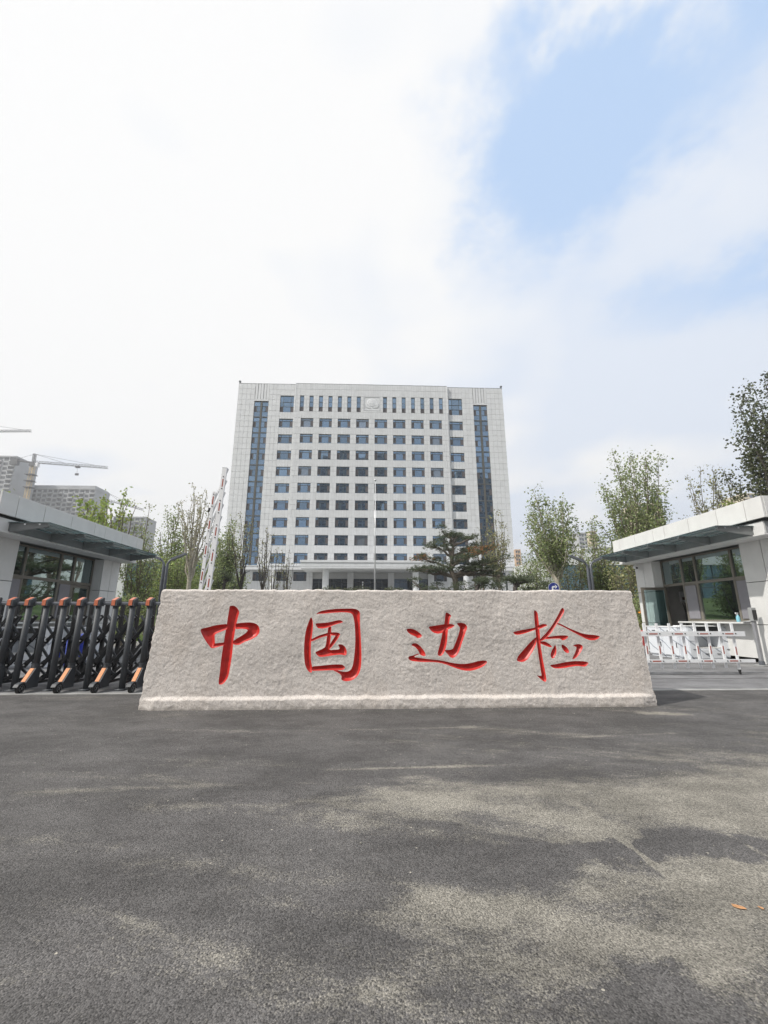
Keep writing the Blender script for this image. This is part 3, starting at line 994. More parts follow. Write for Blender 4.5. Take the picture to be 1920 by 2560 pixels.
def sdf(poly, px, pz):
    """signed distance, positive inside"""
    d2 = np.full(px.shape, 1e9)
    ins = np.zeros(px.shape, bool)
    n = len(poly)
    for i in range(n):
        ax, az = poly[i]
        bx, bz = poly[(i + 1) % n]
        ex, ez = bx - ax, bz - az
        t = np.clip(((px - ax) * ex + (pz - az) * ez) / (ex * ex + ez * ez + 1e-12), 0, 1)
        d2 = np.minimum(d2, (px - ax - t * ex) ** 2 + (pz - az - t * ez) ** 2)
        c = ((az > pz) != (bz > pz)) & (px < (bx - ax) * (pz - az) / (bz - az + 1e-15) + ax)
        ins ^= c
    return np.where(ins, 1, -1) * np.sqrt(d2)


def build_stone():
    NX, NZ = 800, 184
    uu = np.linspace(0, 1, NX + 1)
    zz = np.linspace(-0.02, ST_TOP, NZ + 1)
    U, Z = np.meshgrid(uu, zz)
    # outline leans in slightly at both ends; ends and crest are broken, not ruled
    zl = Z / ST_TOP
    xl = -2.93 + 0.13 * zl + 0.018 * (vnoise(Z * 9, Z * 0 + 3, 21) - .5) + 0.014 * (vnoise(Z * 30, Z * 0 + 3, 22) - .5)
    xr = 3.91 - 0.15 * zl + 0.018 * (vnoise(Z * 9, Z * 0 + 7, 23) - .5) + 0.014 * (vnoise(Z * 30, Z * 0 + 7, 24) - .5)
    X = xl + (xr - xl) * U
    top_drop = (0.012 * (vnoise(X * 4, X * 0, 31) - .5) + 0.012 * (vnoise(X * 17, X * 0, 32) - .5)) * np.clip(zl, 0, 1) ** 8
    Zs = Z + top_drop
    lip = 0.115 + 0.012 * (vnoise(X * 5, X * 0 + 1, 41) - .5) + 0.010 * (vnoise(X * 19, X * 0 + 1, 42) - .5)
    t = np.clip((Z - lip) / 0.045, 0, 1)
    t = t * t * (3 - 2 * t)
    endf = np.clip(np.minimum(U, 1 - U) / 0.03, 0, 1)
    t = 1 - (1 - t) * endf
    Y = 6.025 + (ST_Y - 6.025) * t
    # soften the crest arris
    cr = np.clip((Z - (ST_TOP - 0.025)) / 0.025, 0, 1)
    Y = Y + 0.02 * cr * cr
    S = np.full(X.shape, -1.0)
    D = np.zeros(X.shape)
    W = np.full(X.shape, -1)
    for ci, ch in enumerate(STROKES):
        allp = [p for s in ch for p in s]
        x0, x1 = min(p[0] for p in allp) - .05, max(p[0] for p in allp) + .05
        z0, z1 = min(p[1] for p in allp) - .05, max(p[1] for p in allp) + .05
        sel = (X > x0) & (X < x1) & (Z > z0) & (Z < z1)
        W[sel] = ci
        px, pz = X[sel], Z[sel]
        best = np.full(px.shape, -1.0)
        dep = np.zeros(px.shape)
        for st in ch:
            s = sdf(chaikin(st), px, pz)
            best = np.maximum(best, s)
            q = np.clip(s / 0.042, 0, 1)
            dep = np.maximum(dep, np.where(s > 0, 0.042 * q ** 0.8, 0))
        S[sel] = best
        D[sel] = dep
    relief = rock(X, Z)
    calm = np.clip(1 - np.abs(S + 0.0) / 0.03, 0, 1)
    calm = np.where(S > 0, 1.0, calm)
    Ys = Y + relief * (1 - 0.85 * calm)
    Yc = Y + relief * 0.15 + D
    stone = MB()
    chars = [MB() for _ in STROKES]
    inside = S > 0
    vid = [dict() for _ in range(5)]

    def vert(k, key, co):
        d = vid[k]
        if key not in d:
            m = stone if k == 4 else chars[k]
            d[key] = len(m.v)
            m.v.append(co)
        return d[key]

    Xl, Zl, Ysl, Ycl, Sl, Wl, INl = X.tolist(), Zs.tolist(), Ys.tolist(), Yc.tolist(), S.tolist(), W.tolist(), inside.tolist()

    def node(k, j, i):
        y = Ysl[j][i] if k == 4 else Ycl[j][i]
        return vert(k, (j, i), (Xl[j][i], y, Zl[j][i]))

    def cross(k, a, b):
        if a > b:
            a, b = b, a
        (j0, i0), (j1, i1) = a, b
        s0, s1 = Sl[j0][i0], Sl[j1][i1]
        t_ = s0 / (s0 - s1)
        y0 = Ysl[j0][i0] if not INl[j0][i0] else Ycl[j0][i0] - D[j0, i0]
        y1 = Ysl[j1][i1] if not INl[j1][i1] else Ycl[j1][i1] - D[j1, i1]
        co = (Xl[j0][i0] * (1 - t_) + Xl[j1][i1] * t_, y0 * (1 - t_) + y1 * t_, Zl[j0][i0] * (1 - t_) + Zl[j1][i1] * t_)
        return vert(k, (a, b), co)

    for j in range(NZ):
        for i in range(NX):
            q = ((j, i), (j, i + 1), (j + 1, i + 1), (j + 1, i))
            fl = [INl[a][b] for a, b in q]
            if not any(fl):
                stone.f.append(tuple(node(4, a, b) for a, b in q))
                stone.m.append(0)
                continue
            k = max(Wl[a][b] for a, b in q)
            if all(fl):
                chars[k].f.append(tuple(node(k, a, b) for a, b in q))
                chars[k].m.append(0)
                continue
            fi, fo = [], []
            for e in range(4):
                a, b = q[e], q[(e + 1) % 4]
                if fl[e]:
                    fi.append(node(k, *a))
                else:
                    fo.append(node(4, *a))
                if fl[e] != fl[(e + 1) % 4]:
                    fi.append(cross(k, a, b))
                    fo.append(cross(4, a, b))
            if len(fi) > 2:
                chars[k].f.append(tuple(fi))
                chars[k].m.append(0)
            if len(fo) > 2:
                stone.f.append(tuple(fo))
                stone.m.append(0)
    # crest, ends and back
    T = 0.78
    ND = 40

    def strip(edge, ax, seed):
        rows = [edge]
        n = len(edge)
        E = np.array([stone.v[e] for e in edge])
        tt = np.linspace(0, 1, ND + 1)[1:]
        TT, PP = np.meshgrid(tt, np.arange(n), indexing='ij')
        V = np.repeat(E[None], ND, 0)
        V[:, :, 1] += (6.85 - V[:, :, 1]) * TT
        amp = np.minimum(1, TT * 8)
        if ax == 2:
            V[:, :, 2] += 0.6 * rock(V[:, :, 0], TT * T, seed) * amp
        else:
            V[:, :, 0] += (0.7 if seed == 17 else -0.7) * rock(TT * T, V[:, :, 2], seed) * amp
        for d in range(ND):
            row = list(range(len(stone.v), len(stone.v) + n))
            stone.v.extend(map(tuple, V[d].tolist()))
            rows.append(row)
        for d in range(ND):
            for p in range(n - 1):
                stone.f.append((rows[d][p], rows[d][p + 1], rows[d + 1][p + 1], rows[d + 1][p]))
                stone.m.append(0)
    strip([vid[4][(NZ, i)] for i in range(0, NX + 1)], 2, 11)
    strip([vid[4][(j, 0)] for j in range(0, NZ + 1)], 0, 13)
    strip([vid[4][(j, NX)] for j in range(0, NZ + 1)], 0, 17)
    stone.add([(-2.93, 6.85, -.02), (3.91, 6.85, -.02), (3.76, 6.85, ST_TOP), (-2.80, 6.85, ST_TOP)], [(3, 2, 1, 0)])
    gm_ = granite('split_granite', ((0.32, 0.285, 0.265), (0.56, 0.515, 0.48), (0.66, 0.615, 0.575), (0.80, 0.765, 0.72)), 0.45)
    paint = mat('red_lacquer', (0.55, 0.030, 0.024), 0.42, var=0.16, scale=11, bump=0.12, bscale=45, spec=0.45)

    def raw(m, name, mt, parent=None):
        me = bpy.data.meshes.new(name)
        me.from_pydata(m.v, [], m.f)
        me.materials.append(mt)
        me.polygons.foreach_set('use_smooth', [True] * len(me.polygons))
        me.update()
        return link(name, me, parent)
    root = raw(stone, 'engraved_stone', gm_)
    tag(root, 'long rough pink-grey granite block with four red carved characters', 'stone block')
    for m, lb in zip(chars, ('red carved character zhong', 'red carved character guo', 'red carved character bian', 'red carved character jian')):
        c = raw(m, 'carved_character', paint, root)
        c['label'] = lb
    return root


build_stone()

# ================================================================ main office building
BX, BY = 0.63, 87.55          # centre line and plane of the central bay
SIDE_Y = 88.0
ZB = ground_z(88)
TOPZ = 52.55
office = thing('office_building', 'wide pale granite office block of eleven storeys with ranks of blue windows', 'building', (BX, BY, ZB))
ORIG = Vector((BX, BY, ZB))


def loc(v):
    return Vector(v) - ORIG


panels = []          # (x0, x1, z0, z1, y)
solid = MB()         # backing wall, reveals, roof, flanks


def panel_grid(x0, x1, z0, z1, y, nx, nz):
    for i in range(nx):
        for j in range(nz):
            panels.append((x0 + (x1 - x0) * i / nx, x0 + (x1 - x0) * (i + 1) / nx, z0 + (z1 - z0) * j / nz, z0 + (z1 - z0) * (j + 1) / nz, y))


def back(x0, x1, z0, z1, y):
    a, b = (x0 - BX, z0 - ZB), (x1 - BX, z1 - ZB)
    yy = y - BY + 0.05
    solid.add([(a[0], yy, a[1]), (b[0], yy, a[1]), (b[0], yy, b[1]), (a[0], yy, b[1])], [(0, 1, 2, 3)], 1)


def reveal(x0, x1, z0, z1, y, d=0.38):
    X0, X1, Z0, Z1 = x0 - BX, x1 - BX, z0 - ZB, z1 - ZB
    ya, yb = y - BY, y - BY + d
    for p, q in (((X0, Z0), (X1, Z0)), ((X1, Z0), (X1, Z1)), ((X1, Z1), (X0, Z1)), ((X0, Z1), (X0, Z0))):
        solid.add([(p[0], ya, p[1]), (q[0], ya, q[1]), (q[0], yb, q[1]), (p[0], yb, p[1])], [(0, 1, 2, 3)], 0)


# ---- window prototypes: frame mesh plus child meshes (name, mesh)
def make_window(w, h, kind, glassm):
    """local origin: bottom centre on the glass plane"""
    fr = MB()
    kids = []
    t = 0.07
    hw = w / 2

    def bar(x0, x1, z0, z1, d=0.07):
        fr.box(x0, x1, -d, 0.04, z0, z1)

    def kid(name, x0, x1, z0, z1, m, y=0.0):
        kids.append((name, MB().box(x0, x1, y, y + 0.02, z0, z1).mesh(name, m), ))
    bar(-hw, hw, 0, t)
    bar(-hw, hw, h - t, h)
    bar(-hw, -hw + t, t, h - t)
    bar(hw - t, hw, t, h - t)
    if kind == 'office':
        s, tr, low = w * 0.205, h * 0.74, h * 0.16
        bar(-hw + t, hw - t, tr, tr + t)
        for sg in (-1, 1):
            a, b = (-hw + s, -hw + s + t) if sg < 0 else (hw - s - t, hw - s)
            bar(a, b, t, tr)
            bar(a, b, tr + t, h - t)
            xa, xb = (-hw + t, -hw + s) if sg < 0 else (hw - s, hw - t)
            bar(xa, xb, low, low + 0.05)
            kid('sash', xa, xb, low + 0.05, tr, M_['sash'], -0.03)
            kid('pane', xa, xb, t, low, glassm)
            kid('pane', xa, xb, tr + t, h - t, glassm)
        kid('pane', -hw + s + t, hw - s - t, t, tr, glassm)
        kid('pane', -hw + s + t, hw - s - t, tr + t, h - t, glassm)
    elif kind == 'slot':
        for k in (0.30, 0.62):
            bar(-hw + t, hw - t, h * k, h * k + t)
        kid('sash', -hw + t, hw - t, t, h * 0.30, M_['sash'], -0.02)
        kid('pane', -hw + t, hw - t, h * 0.30 + t, h * 0.62, glassm)
        kid('pane', -hw + t, hw - t, h * 0.62 + t, h - t, glassm)
    elif kind == 'tall':
        s, zs = w * 0.23, (0.34, 0.62)
        for sg in (-1, 1):
            a, b = (-hw + s, -hw + s + t) if sg < 0 else (hw - s - t, hw - s)
            bar(a, b, t, h - t)
        for k in zs:
            bar(-hw + t, hw - t, h * k, h * k + t)
        zr = [t] + [h * k + t for k in zs] + [0]
        ze = [h * k for k in zs] + [h - t]
        for i in range(3):
            for (xa, xb) in ((-hw + t, -hw + s), (-hw + s + t, hw - s - t), (hw - s, hw - t)):
                dark = i == 0 and xa != -hw + s + t
                kid('sash' if dark else 'pane', xa, xb, zr[i], ze[i], M_['sash'] if dark else glassm)
    elif kind in ('strip_a', 'strip_b'):
        fr.box(-hw, hw, -0.12, 0.04, -0.16, 0.0)
        z1, z2 = h * 0.33, h * 0.70
        bar(-hw + t, hw - t, z1, z1 + t)
        bar(-hw + t, hw - t, z2, z2 + t)
        kid('pane', -hw + t, hw - t, t, z1, glassm)
        kid('pane', -hw + t, hw - t, z2 + t, h - t, glassm)
        c = -hw + w * 0.42 if kind == 'strip_a' else hw - w * 0.42
        bar(c - t / 2, c + t / 2, z1 + t, z2)
        xs, xe = (-hw + t, c - t / 2), (c + t / 2, hw - t)
        if kind == 'strip_b':
            xs, xe = xe, xs
        kid('sash', xs[0], xs[1], z1 + t, z2, M_['sash'], -0.03)
        kid('pane', xe[0], xe[1], z1 + t, z2, glassm)
    elif kind == 'lobby':
        tr = h * 0.80
        bar(-hw + t, hw - t, tr, tr + t)
        n = 6
        for i in range(n):
            xa, xb = -hw + t + (w - 2 * t) * i / n, -hw + t + (w - 2 * t) * (i + 1) / n
            if i:
                bar(xa - t / 2, xa + t / 2, t, tr)
                bar(xa - t / 2, xa + t / 2, tr + t, h - t)
            kid('pane', xa + (t / 2 if i else 0), xb - (t / 2 if i < n - 1 else 0), t, tr, glassm)
            kid('pane', xa + (t / 2 if i else 0), xb - (t / 2 if i < n - 1 else 0), tr + t, h - t, glassm)
    return fr.mesh('window', M_['frame']), kids


rw = random.Random(11)


def put_window(proto, x, z, y, tilt=0.35):
    me, kids = proto
    w = link('window', me, office, loc((x, y, z)))
    for k in kids:
        c = link(k[0], k[1], w)
        if k[0] == 'pane':
            c.rotation_euler = (R(rw.gauss(0, tilt)), 0, R(rw.gauss(0, tilt)))
    return w


P_OFFICE = make_window(2.75, 2.16, 'office', M_['glass_blue'])
P_OFFICE_B = make_window(2.75, 2.16, 'office', M_['glass_curtain'])
P_SIDE = make_window(3.02, 2.12, 'office', M_['glass_blue'])
P_SLOT = make_window(0.88, 3.84, 'slot', M_['glass_blue'])
P_TALL = make_window(3.2, 4.08, 'tall', M_['glass_blue'])
P_GROUND = make_window(2.75, 1.85, 'office', M_['glass_dark'])
P_LOBBY = make_window(7.0, 3.6, 'lobby', M_['glass_dark'])
FL = 3.7575
P_SA = make_window(1.40, FL - 0.16, 'strip_a', M_['glass_blue'])
P_SB = make_window(1.40, FL - 0.16, 'strip_b', M_['glass_blue'])

tops = [44.11 - FL * i for i in range(9)]
WH, WW = 2.16, 2.75
cols = [BX + 4.085 * (i - 3.5) for i in range(8)]
x_l, x_r = BX - 17.15, BX + 17.15

# central bay: crown courses
nthin = 63
panel_grid(x_l, x_r, 51.2, TOPZ, BY, nthin, 1)
panel_grid(x_l, x_r, 49.62, 51.2, BY, nthin, 1)
back(x_l, x_r, 49.62, TOPZ, BY)
# slot windows, emblem field
slots = [BX + s * (2.95 + 2.112 * i) for s in (-1, 1) for i in range(7)]
slots.sort()
ez0, ez1 = 46.15, 49.62
edge = x_l
for i, sx_ in enumerate(slots + [None]):
    a = edge
    b = (sx_ - 0.44) if sx_ is not None else x_r
    if i == 7:
        b0, b1 = BX - 1.83, BX + 1.83
        panel_grid(a, b0, 45.75, 49.62, BY, 1, 4)
        back(a, b0, 45.75, 49.62, BY)
        panel_grid(b1, b, 45.75, 49.62, BY, 1, 4)
        back(b1, b, 45.75, 49.62, BY)
        panel_grid(b0, b1, 45.75, ez0, BY, 6, 1)
        back(b0, b1, 45.75, ez0, BY)
    else:
        panel_grid(a, b, 45.75, 49.62, BY, 2, 4)
        back(a, b, 45.75, 49.62, BY)
    if sx_ is not None:
        reveal(sx_ - 0.44, sx_ + 0.44, 45.75, 49.59, BY)
        put_window(P_SLOT, sx_, 45.75, BY + 0.3)
        edge = sx_ + 0.44
panel_grid(x_l, x_r, 44.11, 45.75, BY, nthin, 1)
back(x_l, x_r, 44.11, 45.75, BY)
for r_i, zt in enumerate(tops):
    zb = zt - WH
    e0 = x_l
    for c in cols + [None]:
        e1 = c - WW / 2 if c is not None else x_r
        panel_grid(e0, e1, zb, zt, BY, 2, 2)
        back(e0, e1, zb, zt, BY)
        if c is not None:
            reveal(c - WW / 2, c + WW / 2, zb, zt, BY)
            put_window(P_OFFICE_B if rw.random() < 0.14 else P_OFFICE, c, zb, BY + 0.3)
            e0 = c + WW / 2
    nz0 = tops[r_i + 1] if r_i < 8 else 10.6
    panel_grid(x_l, x_r, nz0, zb, BY, nthin, 1)
    back(x_l, x_r, nz0, zb, BY)

# side wings of the block
for s in (-1, 1):
    def sp(a, b):
        return (BX + s * a, BX + s * b) if s > 0 else (BX + s * b, BX + s * a)
    a_bay, a_win0, a_win1, a_st0, a_st1, a_end = 17.15, 17.5, 20.52, 23.1, 26.25, 30.0
    z0s = 10.6
    # corner pier and pier between strip and window column
    nrow = 32
    x0, x1 = sp(a_st1, a_end)
    panel_grid(x0, x1, z0s, TOPZ, SIDE_Y, 4, nrow)
    back(x0, x1, z0s, TOPZ, SIDE_Y)
    x0, x1 = sp(a_win1, a_st0)
    panel_grid(x0, x1, z0s, TOPZ, SIDE_Y, 3, nrow)
    back(x0, x1, z0s, TOPZ, SIDE_Y)
    # above the glazed strip: five flutes
    x0, x1 = sp(a_st0, a_st1)
    for k in range(5):
        fx0 = x0 + (x1 - x0) * k / 5
        fx1 = x0 + (x1 - x0) * (k + 1) / 5
        solid.box(fx0 - BX + 0.09, fx1 - BX - 0.02, SIDE_Y - BY - 0.02 + 0.05 * (k % 2), SIDE_Y - BY + 0.3, 48.72 - ZB, TOPZ - ZB, 0)
        solid.box(fx0 - BX - 0.02, fx0 - BX + 0.09, SIDE_Y - BY + 0.22, SIDE_Y - BY + 0.3, 48.72 - ZB, TOPZ - ZB, 1)
    solid.box(x0 - BX, x1 - BX, SIDE_Y - BY, SIDE_Y - BY + 0.3, 48.3 - ZB, 48.72 - ZB, 0)
    # glazed strip
    reveal(x0, x1, 11.3, 48.3, SIDE_Y, 0.35)
    nf = 10
    zlist = [48.3 - FL * (i + 1) for i in range(nf)]
    xm = (x0 + x1) / 2
    mull = MB().box(-0.17, 0.17, -0.10, 0.05, 0, 48.3 - 11.0)
    mo = mull.build('mullion', M_['olive'], office)
    mo.location = loc((xm, SIDE_Y + 0.22, 11.0))
    for zf in zlist:
        put_window(P_SA, xm - 0.87, zf, SIDE_Y + 0.25)
        put_window(P_SB, xm + 0.87, zf, SIDE_Y + 0.25)
    # side window column
    x0, x1 = sp(a_win0, a_win1)
    b0, b1 = sp(a_bay, a_win0)
    panel_grid(b0, b1, z0s, TOPZ, SIDE_Y, 1, nrow)
    back(b0, b1, z0s, TOPZ, SIDE_Y)
    xc = (x0 + x1) / 2
    panel_grid(x0, x1, 49.75, TOPZ, SIDE_Y, 4, 2)
    back(x0, x1, 49.75, TOPZ, SIDE_Y)
    reveal(xc - 1.6, xc + 1.6, 45.67, 49.75, SIDE_Y)
    put_window(P_TALL, xc, 45.67, SIDE_Y + 0.3)
    panel_grid(x0, x1, 44.08, 45.67, SIDE_Y, 5, 1)
    back(x0, x1, 44.08, 45.67, SIDE_Y)
    for r_i in range(9):
        zt = 44.08 - FL * r_i
        reveal(x0, x1, zt - 2.12, zt, SIDE_Y)
        put_window(P_SIDE, xc, zt - 2.12, SIDE_Y + 0.3)
        nz0 = zt - FL if r_i < 8 else 10.6
        panel_grid(x0, x1, nz0, zt - 2.12, SIDE_Y, 5, 1)
        back(x0, x1, nz0, zt - 2.12, SIDE_Y)
    # string course over the ground storey
    x0, x1 = sp(13.2, 30.1)
    solid.box(x0 - BX, x1 - BX, -1.4, 0.4, 10.5 - ZB, 11.2 - ZB, 0)
    solid.box(x0 - BX, x1 - BX, -1.5, 0.35, 11.2 - ZB, 11.32 - ZB, 0)
    # ground storey: piers and windows
    gx = [BX + s * (14.3 + 4.085 * i) for i in range(4)]
    edges_ = [BX + s * 11.7]
    ga = BX + s * 12.6
    for g in gx:
        p0, p1 = sorted((ga, g - s * WW / 2))
        panel_grid(p0, p1, ZB, 10.5, SIDE_Y, 1, 4)
        back(p0, p1, ZB, 10.5, SIDE_Y)
        reveal(g - WW / 2, g + WW / 2, 8.4, 10.25, SIDE_Y)
        put_window(P_GROUND, g, 8.4, SIDE_Y + 0.3)
        panel_grid(g - WW / 2, g + WW / 2, ZB, 8.4, SIDE_Y, 5, 1)
        back(g - WW / 2, g + WW / 2, ZB, 8.4, SIDE_Y)
        panel_grid(g - WW / 2, g + WW / 2, 10.25, 10.5, SIDE_Y, 5, 1)
        back(g - WW / 2, g + WW / 2, 10.25, 10.5, SIDE_Y)
        ga = g + s * WW / 2
    p0, p1 = sorted((ga, BX + s * 30.0))
    panel_grid(p0, p1, ZB, 10.5, SIDE_Y, 3, 4)
    back(p0, p1, ZB, 10.5, SIDE_Y)
    # bright light strip up the arris of the central bay, top storey only
    ls = MB().box(-0.05, 0.05, -0.06, 0.05, 0, TOPZ - 45.8)
    lo = ls.build('light_strip', M_['white'], office)
    lo.location = loc((BX + s * 17.12, BY - 0.0, 45.8))
    # arris lamp on the parapet
    al = MB().tube([(0, 0, 0), (0, 0, 0.35)], 0.06, 6)
    al.box(-0.22, 0.22, -0.25, 0.1, 0.3, 0.62)
    lo = al.build('floodlight', M_['frame'], office)
    lo.location = loc((BX + s * 29.8, SIDE_Y + 0.1, TOPZ))

# lobby front under the porch
for s, c in ((0, 0.67), (-1, -7.55), (1, 8.85)):
    put_window(P_LOBBY, c, ZB, SIDE_Y + 0.3, 0.2)
for px_ in (-11.72, -3.46, 4.81, 13.0):
    panel_grid(px_ - 0.63, px_ + 0.63, ZB, 10.6, SIDE_Y - 0.25, 2, 4)
    back(px_ - 0.63, px_ + 0.63, ZB, 10.6, SIDE_Y - 0.25)
    solid.box(px_ - 0.62 - BX, px_ + 0.62 - BX, SIDE_Y - BY - 0.18, SIDE_Y - BY + 0.6, 0, 10.6 - ZB, 1)
solid.box(-13, 13, SIDE_Y - BY + 0.2, SIDE_Y - BY + 0.5, ZB + 3.6 - ZB, 10.7 - ZB, 1)
# roof, flanks, back
solid.box(-29.97, 29.97, 0.9, 18, 0, TOPZ - 0.4 - ZB, 1)
for s in (-1, 1):
    solid.box(min(s * 29.98, s * 30.0), max(s * 29.98, s * 30.0), 0.45, 18, 0, TOPZ - ZB, 0)
    solid.box(min(s * 17.15, s * 17.0), max(s * 17.15, s * 17.0), 0.02, 0.6, 10.6 - ZB, TOPZ - ZB, 0)
solid.box(-17.1, 17.1, 0.01, 0.5, TOPZ - ZB + 0.0, TOPZ - ZB + 0.10, 2)
for s in (-1, 1):
    a, b = sorted((s * 17.12, s * 30.0))
    solid.box(a, b, 0.46, 0.95, TOPZ - ZB + 0.0, TOPZ - ZB + 0.10, 2)
solid.build('wall', [M_['facade'], M_['joint'], M_['frame']], office)

# cladding: the 300 largest pieces as parts, the rest joined
panels.sort(key=lambda p: -(p[1] - p[0]) * (p[3] - p[2]))
GAP = 0.012
_pc = {}


def panel_mesh(w, h):
    k = (round(w, 2), round(h, 2))
    if k not in _pc:
        a, b, c = w / 2 - GAP, h / 2 - GAP, 0.03
        d = 0.012
        v = [(-a, c, -b), (a, c, -b), (a, c, b), (-a, c, b), (-a + d, -0.0, -b + d), (a - d, -0.0, -b + d), (a - d, -0.0, b - d), (-a + d, -0.0, b - d)]
        f = [(4, 5, 6, 7), (0, 1, 5, 4), (1, 2, 6, 5), (2, 3, 7, 6), (3, 0, 4, 7)]
        _pc[k] = MB().add(v, f).mesh('cladding_panel', M_['facade'])
    return _pc[k]


rest = MB()
for i, (x0, x1, z0, z1, y) in enumerate(panels):
    w, h = x1 - x0, z1 - z0
    if i < 300:
        link('cladding_panel', panel_mesh(w, h), office, loc(((x0 + x1) / 2, y + rw.uniform(-.004, .004), (z0 + z1) / 2)))
    else:
        c = loc(((x0 + x1) / 2, y + rw.uniform(-.004, .004), (z0 + z1) / 2))
        a, b, d, e = w / 2 - GAP, h / 2 - GAP, 0.012, 0.03
        v = [(-a, e, -b), (a, e, -b), (a, e, b), (-a, e, b), (-a + d, 0, -b + d), (a - d, 0, -b + d), (a - d, 0, b - d), (-a + d, 0, b - d)]
        rest.add([(p[0] + c.x, p[1] + c.y, p[2] + c.z) for p in v], [(4, 5, 6, 7), (0, 1, 5, 4), (1, 2, 6, 5), (2, 3, 7, 6), (3, 0, 4, 7)])
ro = rest.build('cladding_panels', M_['facade'], office)
ro['kind'] = 'stuff'

# entrance porch
pz0, pz1 = 10.13, 11.15
po = MB().box(-13.1, 13.1, -7.4, 0.4, pz0 - ZB, pz1 - ZB - 0.0, 0)
po.box(-13.2, 13.2, -7.55, 0.3, pz1 - ZB + 0.06, pz1 - ZB + 0.5, 0)
po.box(-13.0, 13.0, -7.3, 0.35, pz1 - ZB, pz1 - ZB + 0.06, 1)
porch = po.build('porch_roof', [M_['facade'], M_['joint']], office)
for i in range(26):
    x0 = -13.1 + 26.2 * i / 26
    b = MB().box(x0 + 0.015, x0 + 26.2 / 26 - 0.015, -7.43, -7.395, pz0 - ZB + 0.3, pz1 - ZB - 0.02)
    b.build('fascia_panel', M_['facade'], porch)
for s in (-1, 1):
    cm = MB()
    cx = s * 8.55
    for k in range(4):
        z0 = k * (pz0 - ZB) / 4
        z1 = (k + 1) * (pz0 - ZB) / 4
        cm.tube([(cx, -5.5, z0 + 0.01), (cx, -5.5, z1 - 0.01)], 0.61, 24)
    cm.tube([(cx, -5.5, 0), (cx, -5.5, pz0 - ZB)], 0.59, 24)
    co = cm.build('column', M_['facade'], office, smooth=False)
    for k in (19.2, ):
        c2 = MB().tube([(s * k, -1.6, 0), (s * k, -1.6, 10.5 - ZB)], 0.55, 20)
        c2.build('column', M_['facade'], office)
# glass door mark: a pale poster strip on the lobby glazing
pst = MB()
for k in range(5):
    pst.box(-0.16, 0.16, 0, 0.02, 0.5 * k, 0.5 * k + 0.34)
o = pst.build('door_sign', M_['white'], office)
o.location = loc((-0.95, SIDE_Y + 0.21, ZB + 0.7))

# emblem: square stone field with a wreathed shield in relief
em = MB()
em.box(-1.80, 1.80, 0.06, 0.12, ez0 - ZB + 0.03, ez1 - ZB - 0.03)
for (a, b, c, d) in ((-1.80, 1.80, ez1 - 0.13, ez1 - 0.03), (-1.80, 1.80, ez0 + 0.03, ez0 + 0.13), (-1.80, -1.70, ez0 + 0.13, ez1 - 0.13), (1.70, 1.80, ez0 + 0.13, ez1 - 0.13)):
    em.box(a, b, -0.03, 0.06, c - ZB, d - ZB)
emo = em.build('emblem_field', M_['facade'], office)
zc = 48.05 - ZB


def relief(poly, y0, y1, name):
    b = MB()
    n = len(poly)
    cx = sum(p[0] for p in poly) / n
    cz = sum(p[1] for p in poly) / n
    v = [(p[0], y1, p[1]) for p in poly] + [(cx + (p[0] - cx) * 0.86, y0, cz + (p[1] - cz) * 0.86) for p in poly]
    f = [tuple(range(n, 2 * n))] + [(i, (i + 1) % n, n + (i + 1) % n, n + i) for i in range(n)]
    b.add(v, f)
    return b.build(name, M_['facade'], emo)


sh = []
for k in range(40):
    t = 2 * math.pi * k / 40
    rr = 1.12 + 0.09 * abs(math.sin(5 * t / 2 * 2)) - (0.14 if math.sin(t) < -0.6 else 0)
    sh.append((rr * math.cos(t) * 1.0, zc + rr * math.sin(t) * 0.92))
relief(sh, 0.0, 0.06, 'wreath')
relief([(0.55 * math.cos(2 * math.pi * k / 24), zc + 0.18 + 0.52 * math.sin(2 * math.pi * k / 24)) for k in range(24)], -0.05, 0.0, 'medallion')
relief([(0.62, zc - 0.1), (0.5, zc - 0.45), (0, zc - 0.95), (-0.5, zc - 0.45), (-0.62, zc - 0.1), (-0.3, zc - 0.36), (0.3, zc - 0.36)], -0.05, 0.0, 'shield')
for s in (-1, 1):
    for k, (bx_, bz_, L_, an) in enumerate(((0.15, -1.2, 1.5, 12), (0.55, -1.0, 1.25, 26), (0.95, -0.72, 0.9, 55))):
        pl = []
        for q in range(13):
            t = q / 12
            pl.append((t * L_, 0.17 * math.sin(math.pi * t)))
        for q in range(11, 0, -1):
            t = q / 12
            pl.append((t * L_, -0.17 * math.sin(math.pi * t)))
        ca, sa = math.cos(R(an)), math.sin(R(an))
        relief([(s * (bx_ + p[0] * ca - p[1] * sa), zc + bz_ + p[0] * sa + p[1] * ca) for p in pl], -0.04, 0.06, 'leaf')

# terrace the block stands on
tz = MB().box(-45, 46, 76.2, 110, ZB - 2.0, ZB + 0.02)
o = tz.build('terrace', M_['kerb'])
o['kind'] = 'structure'

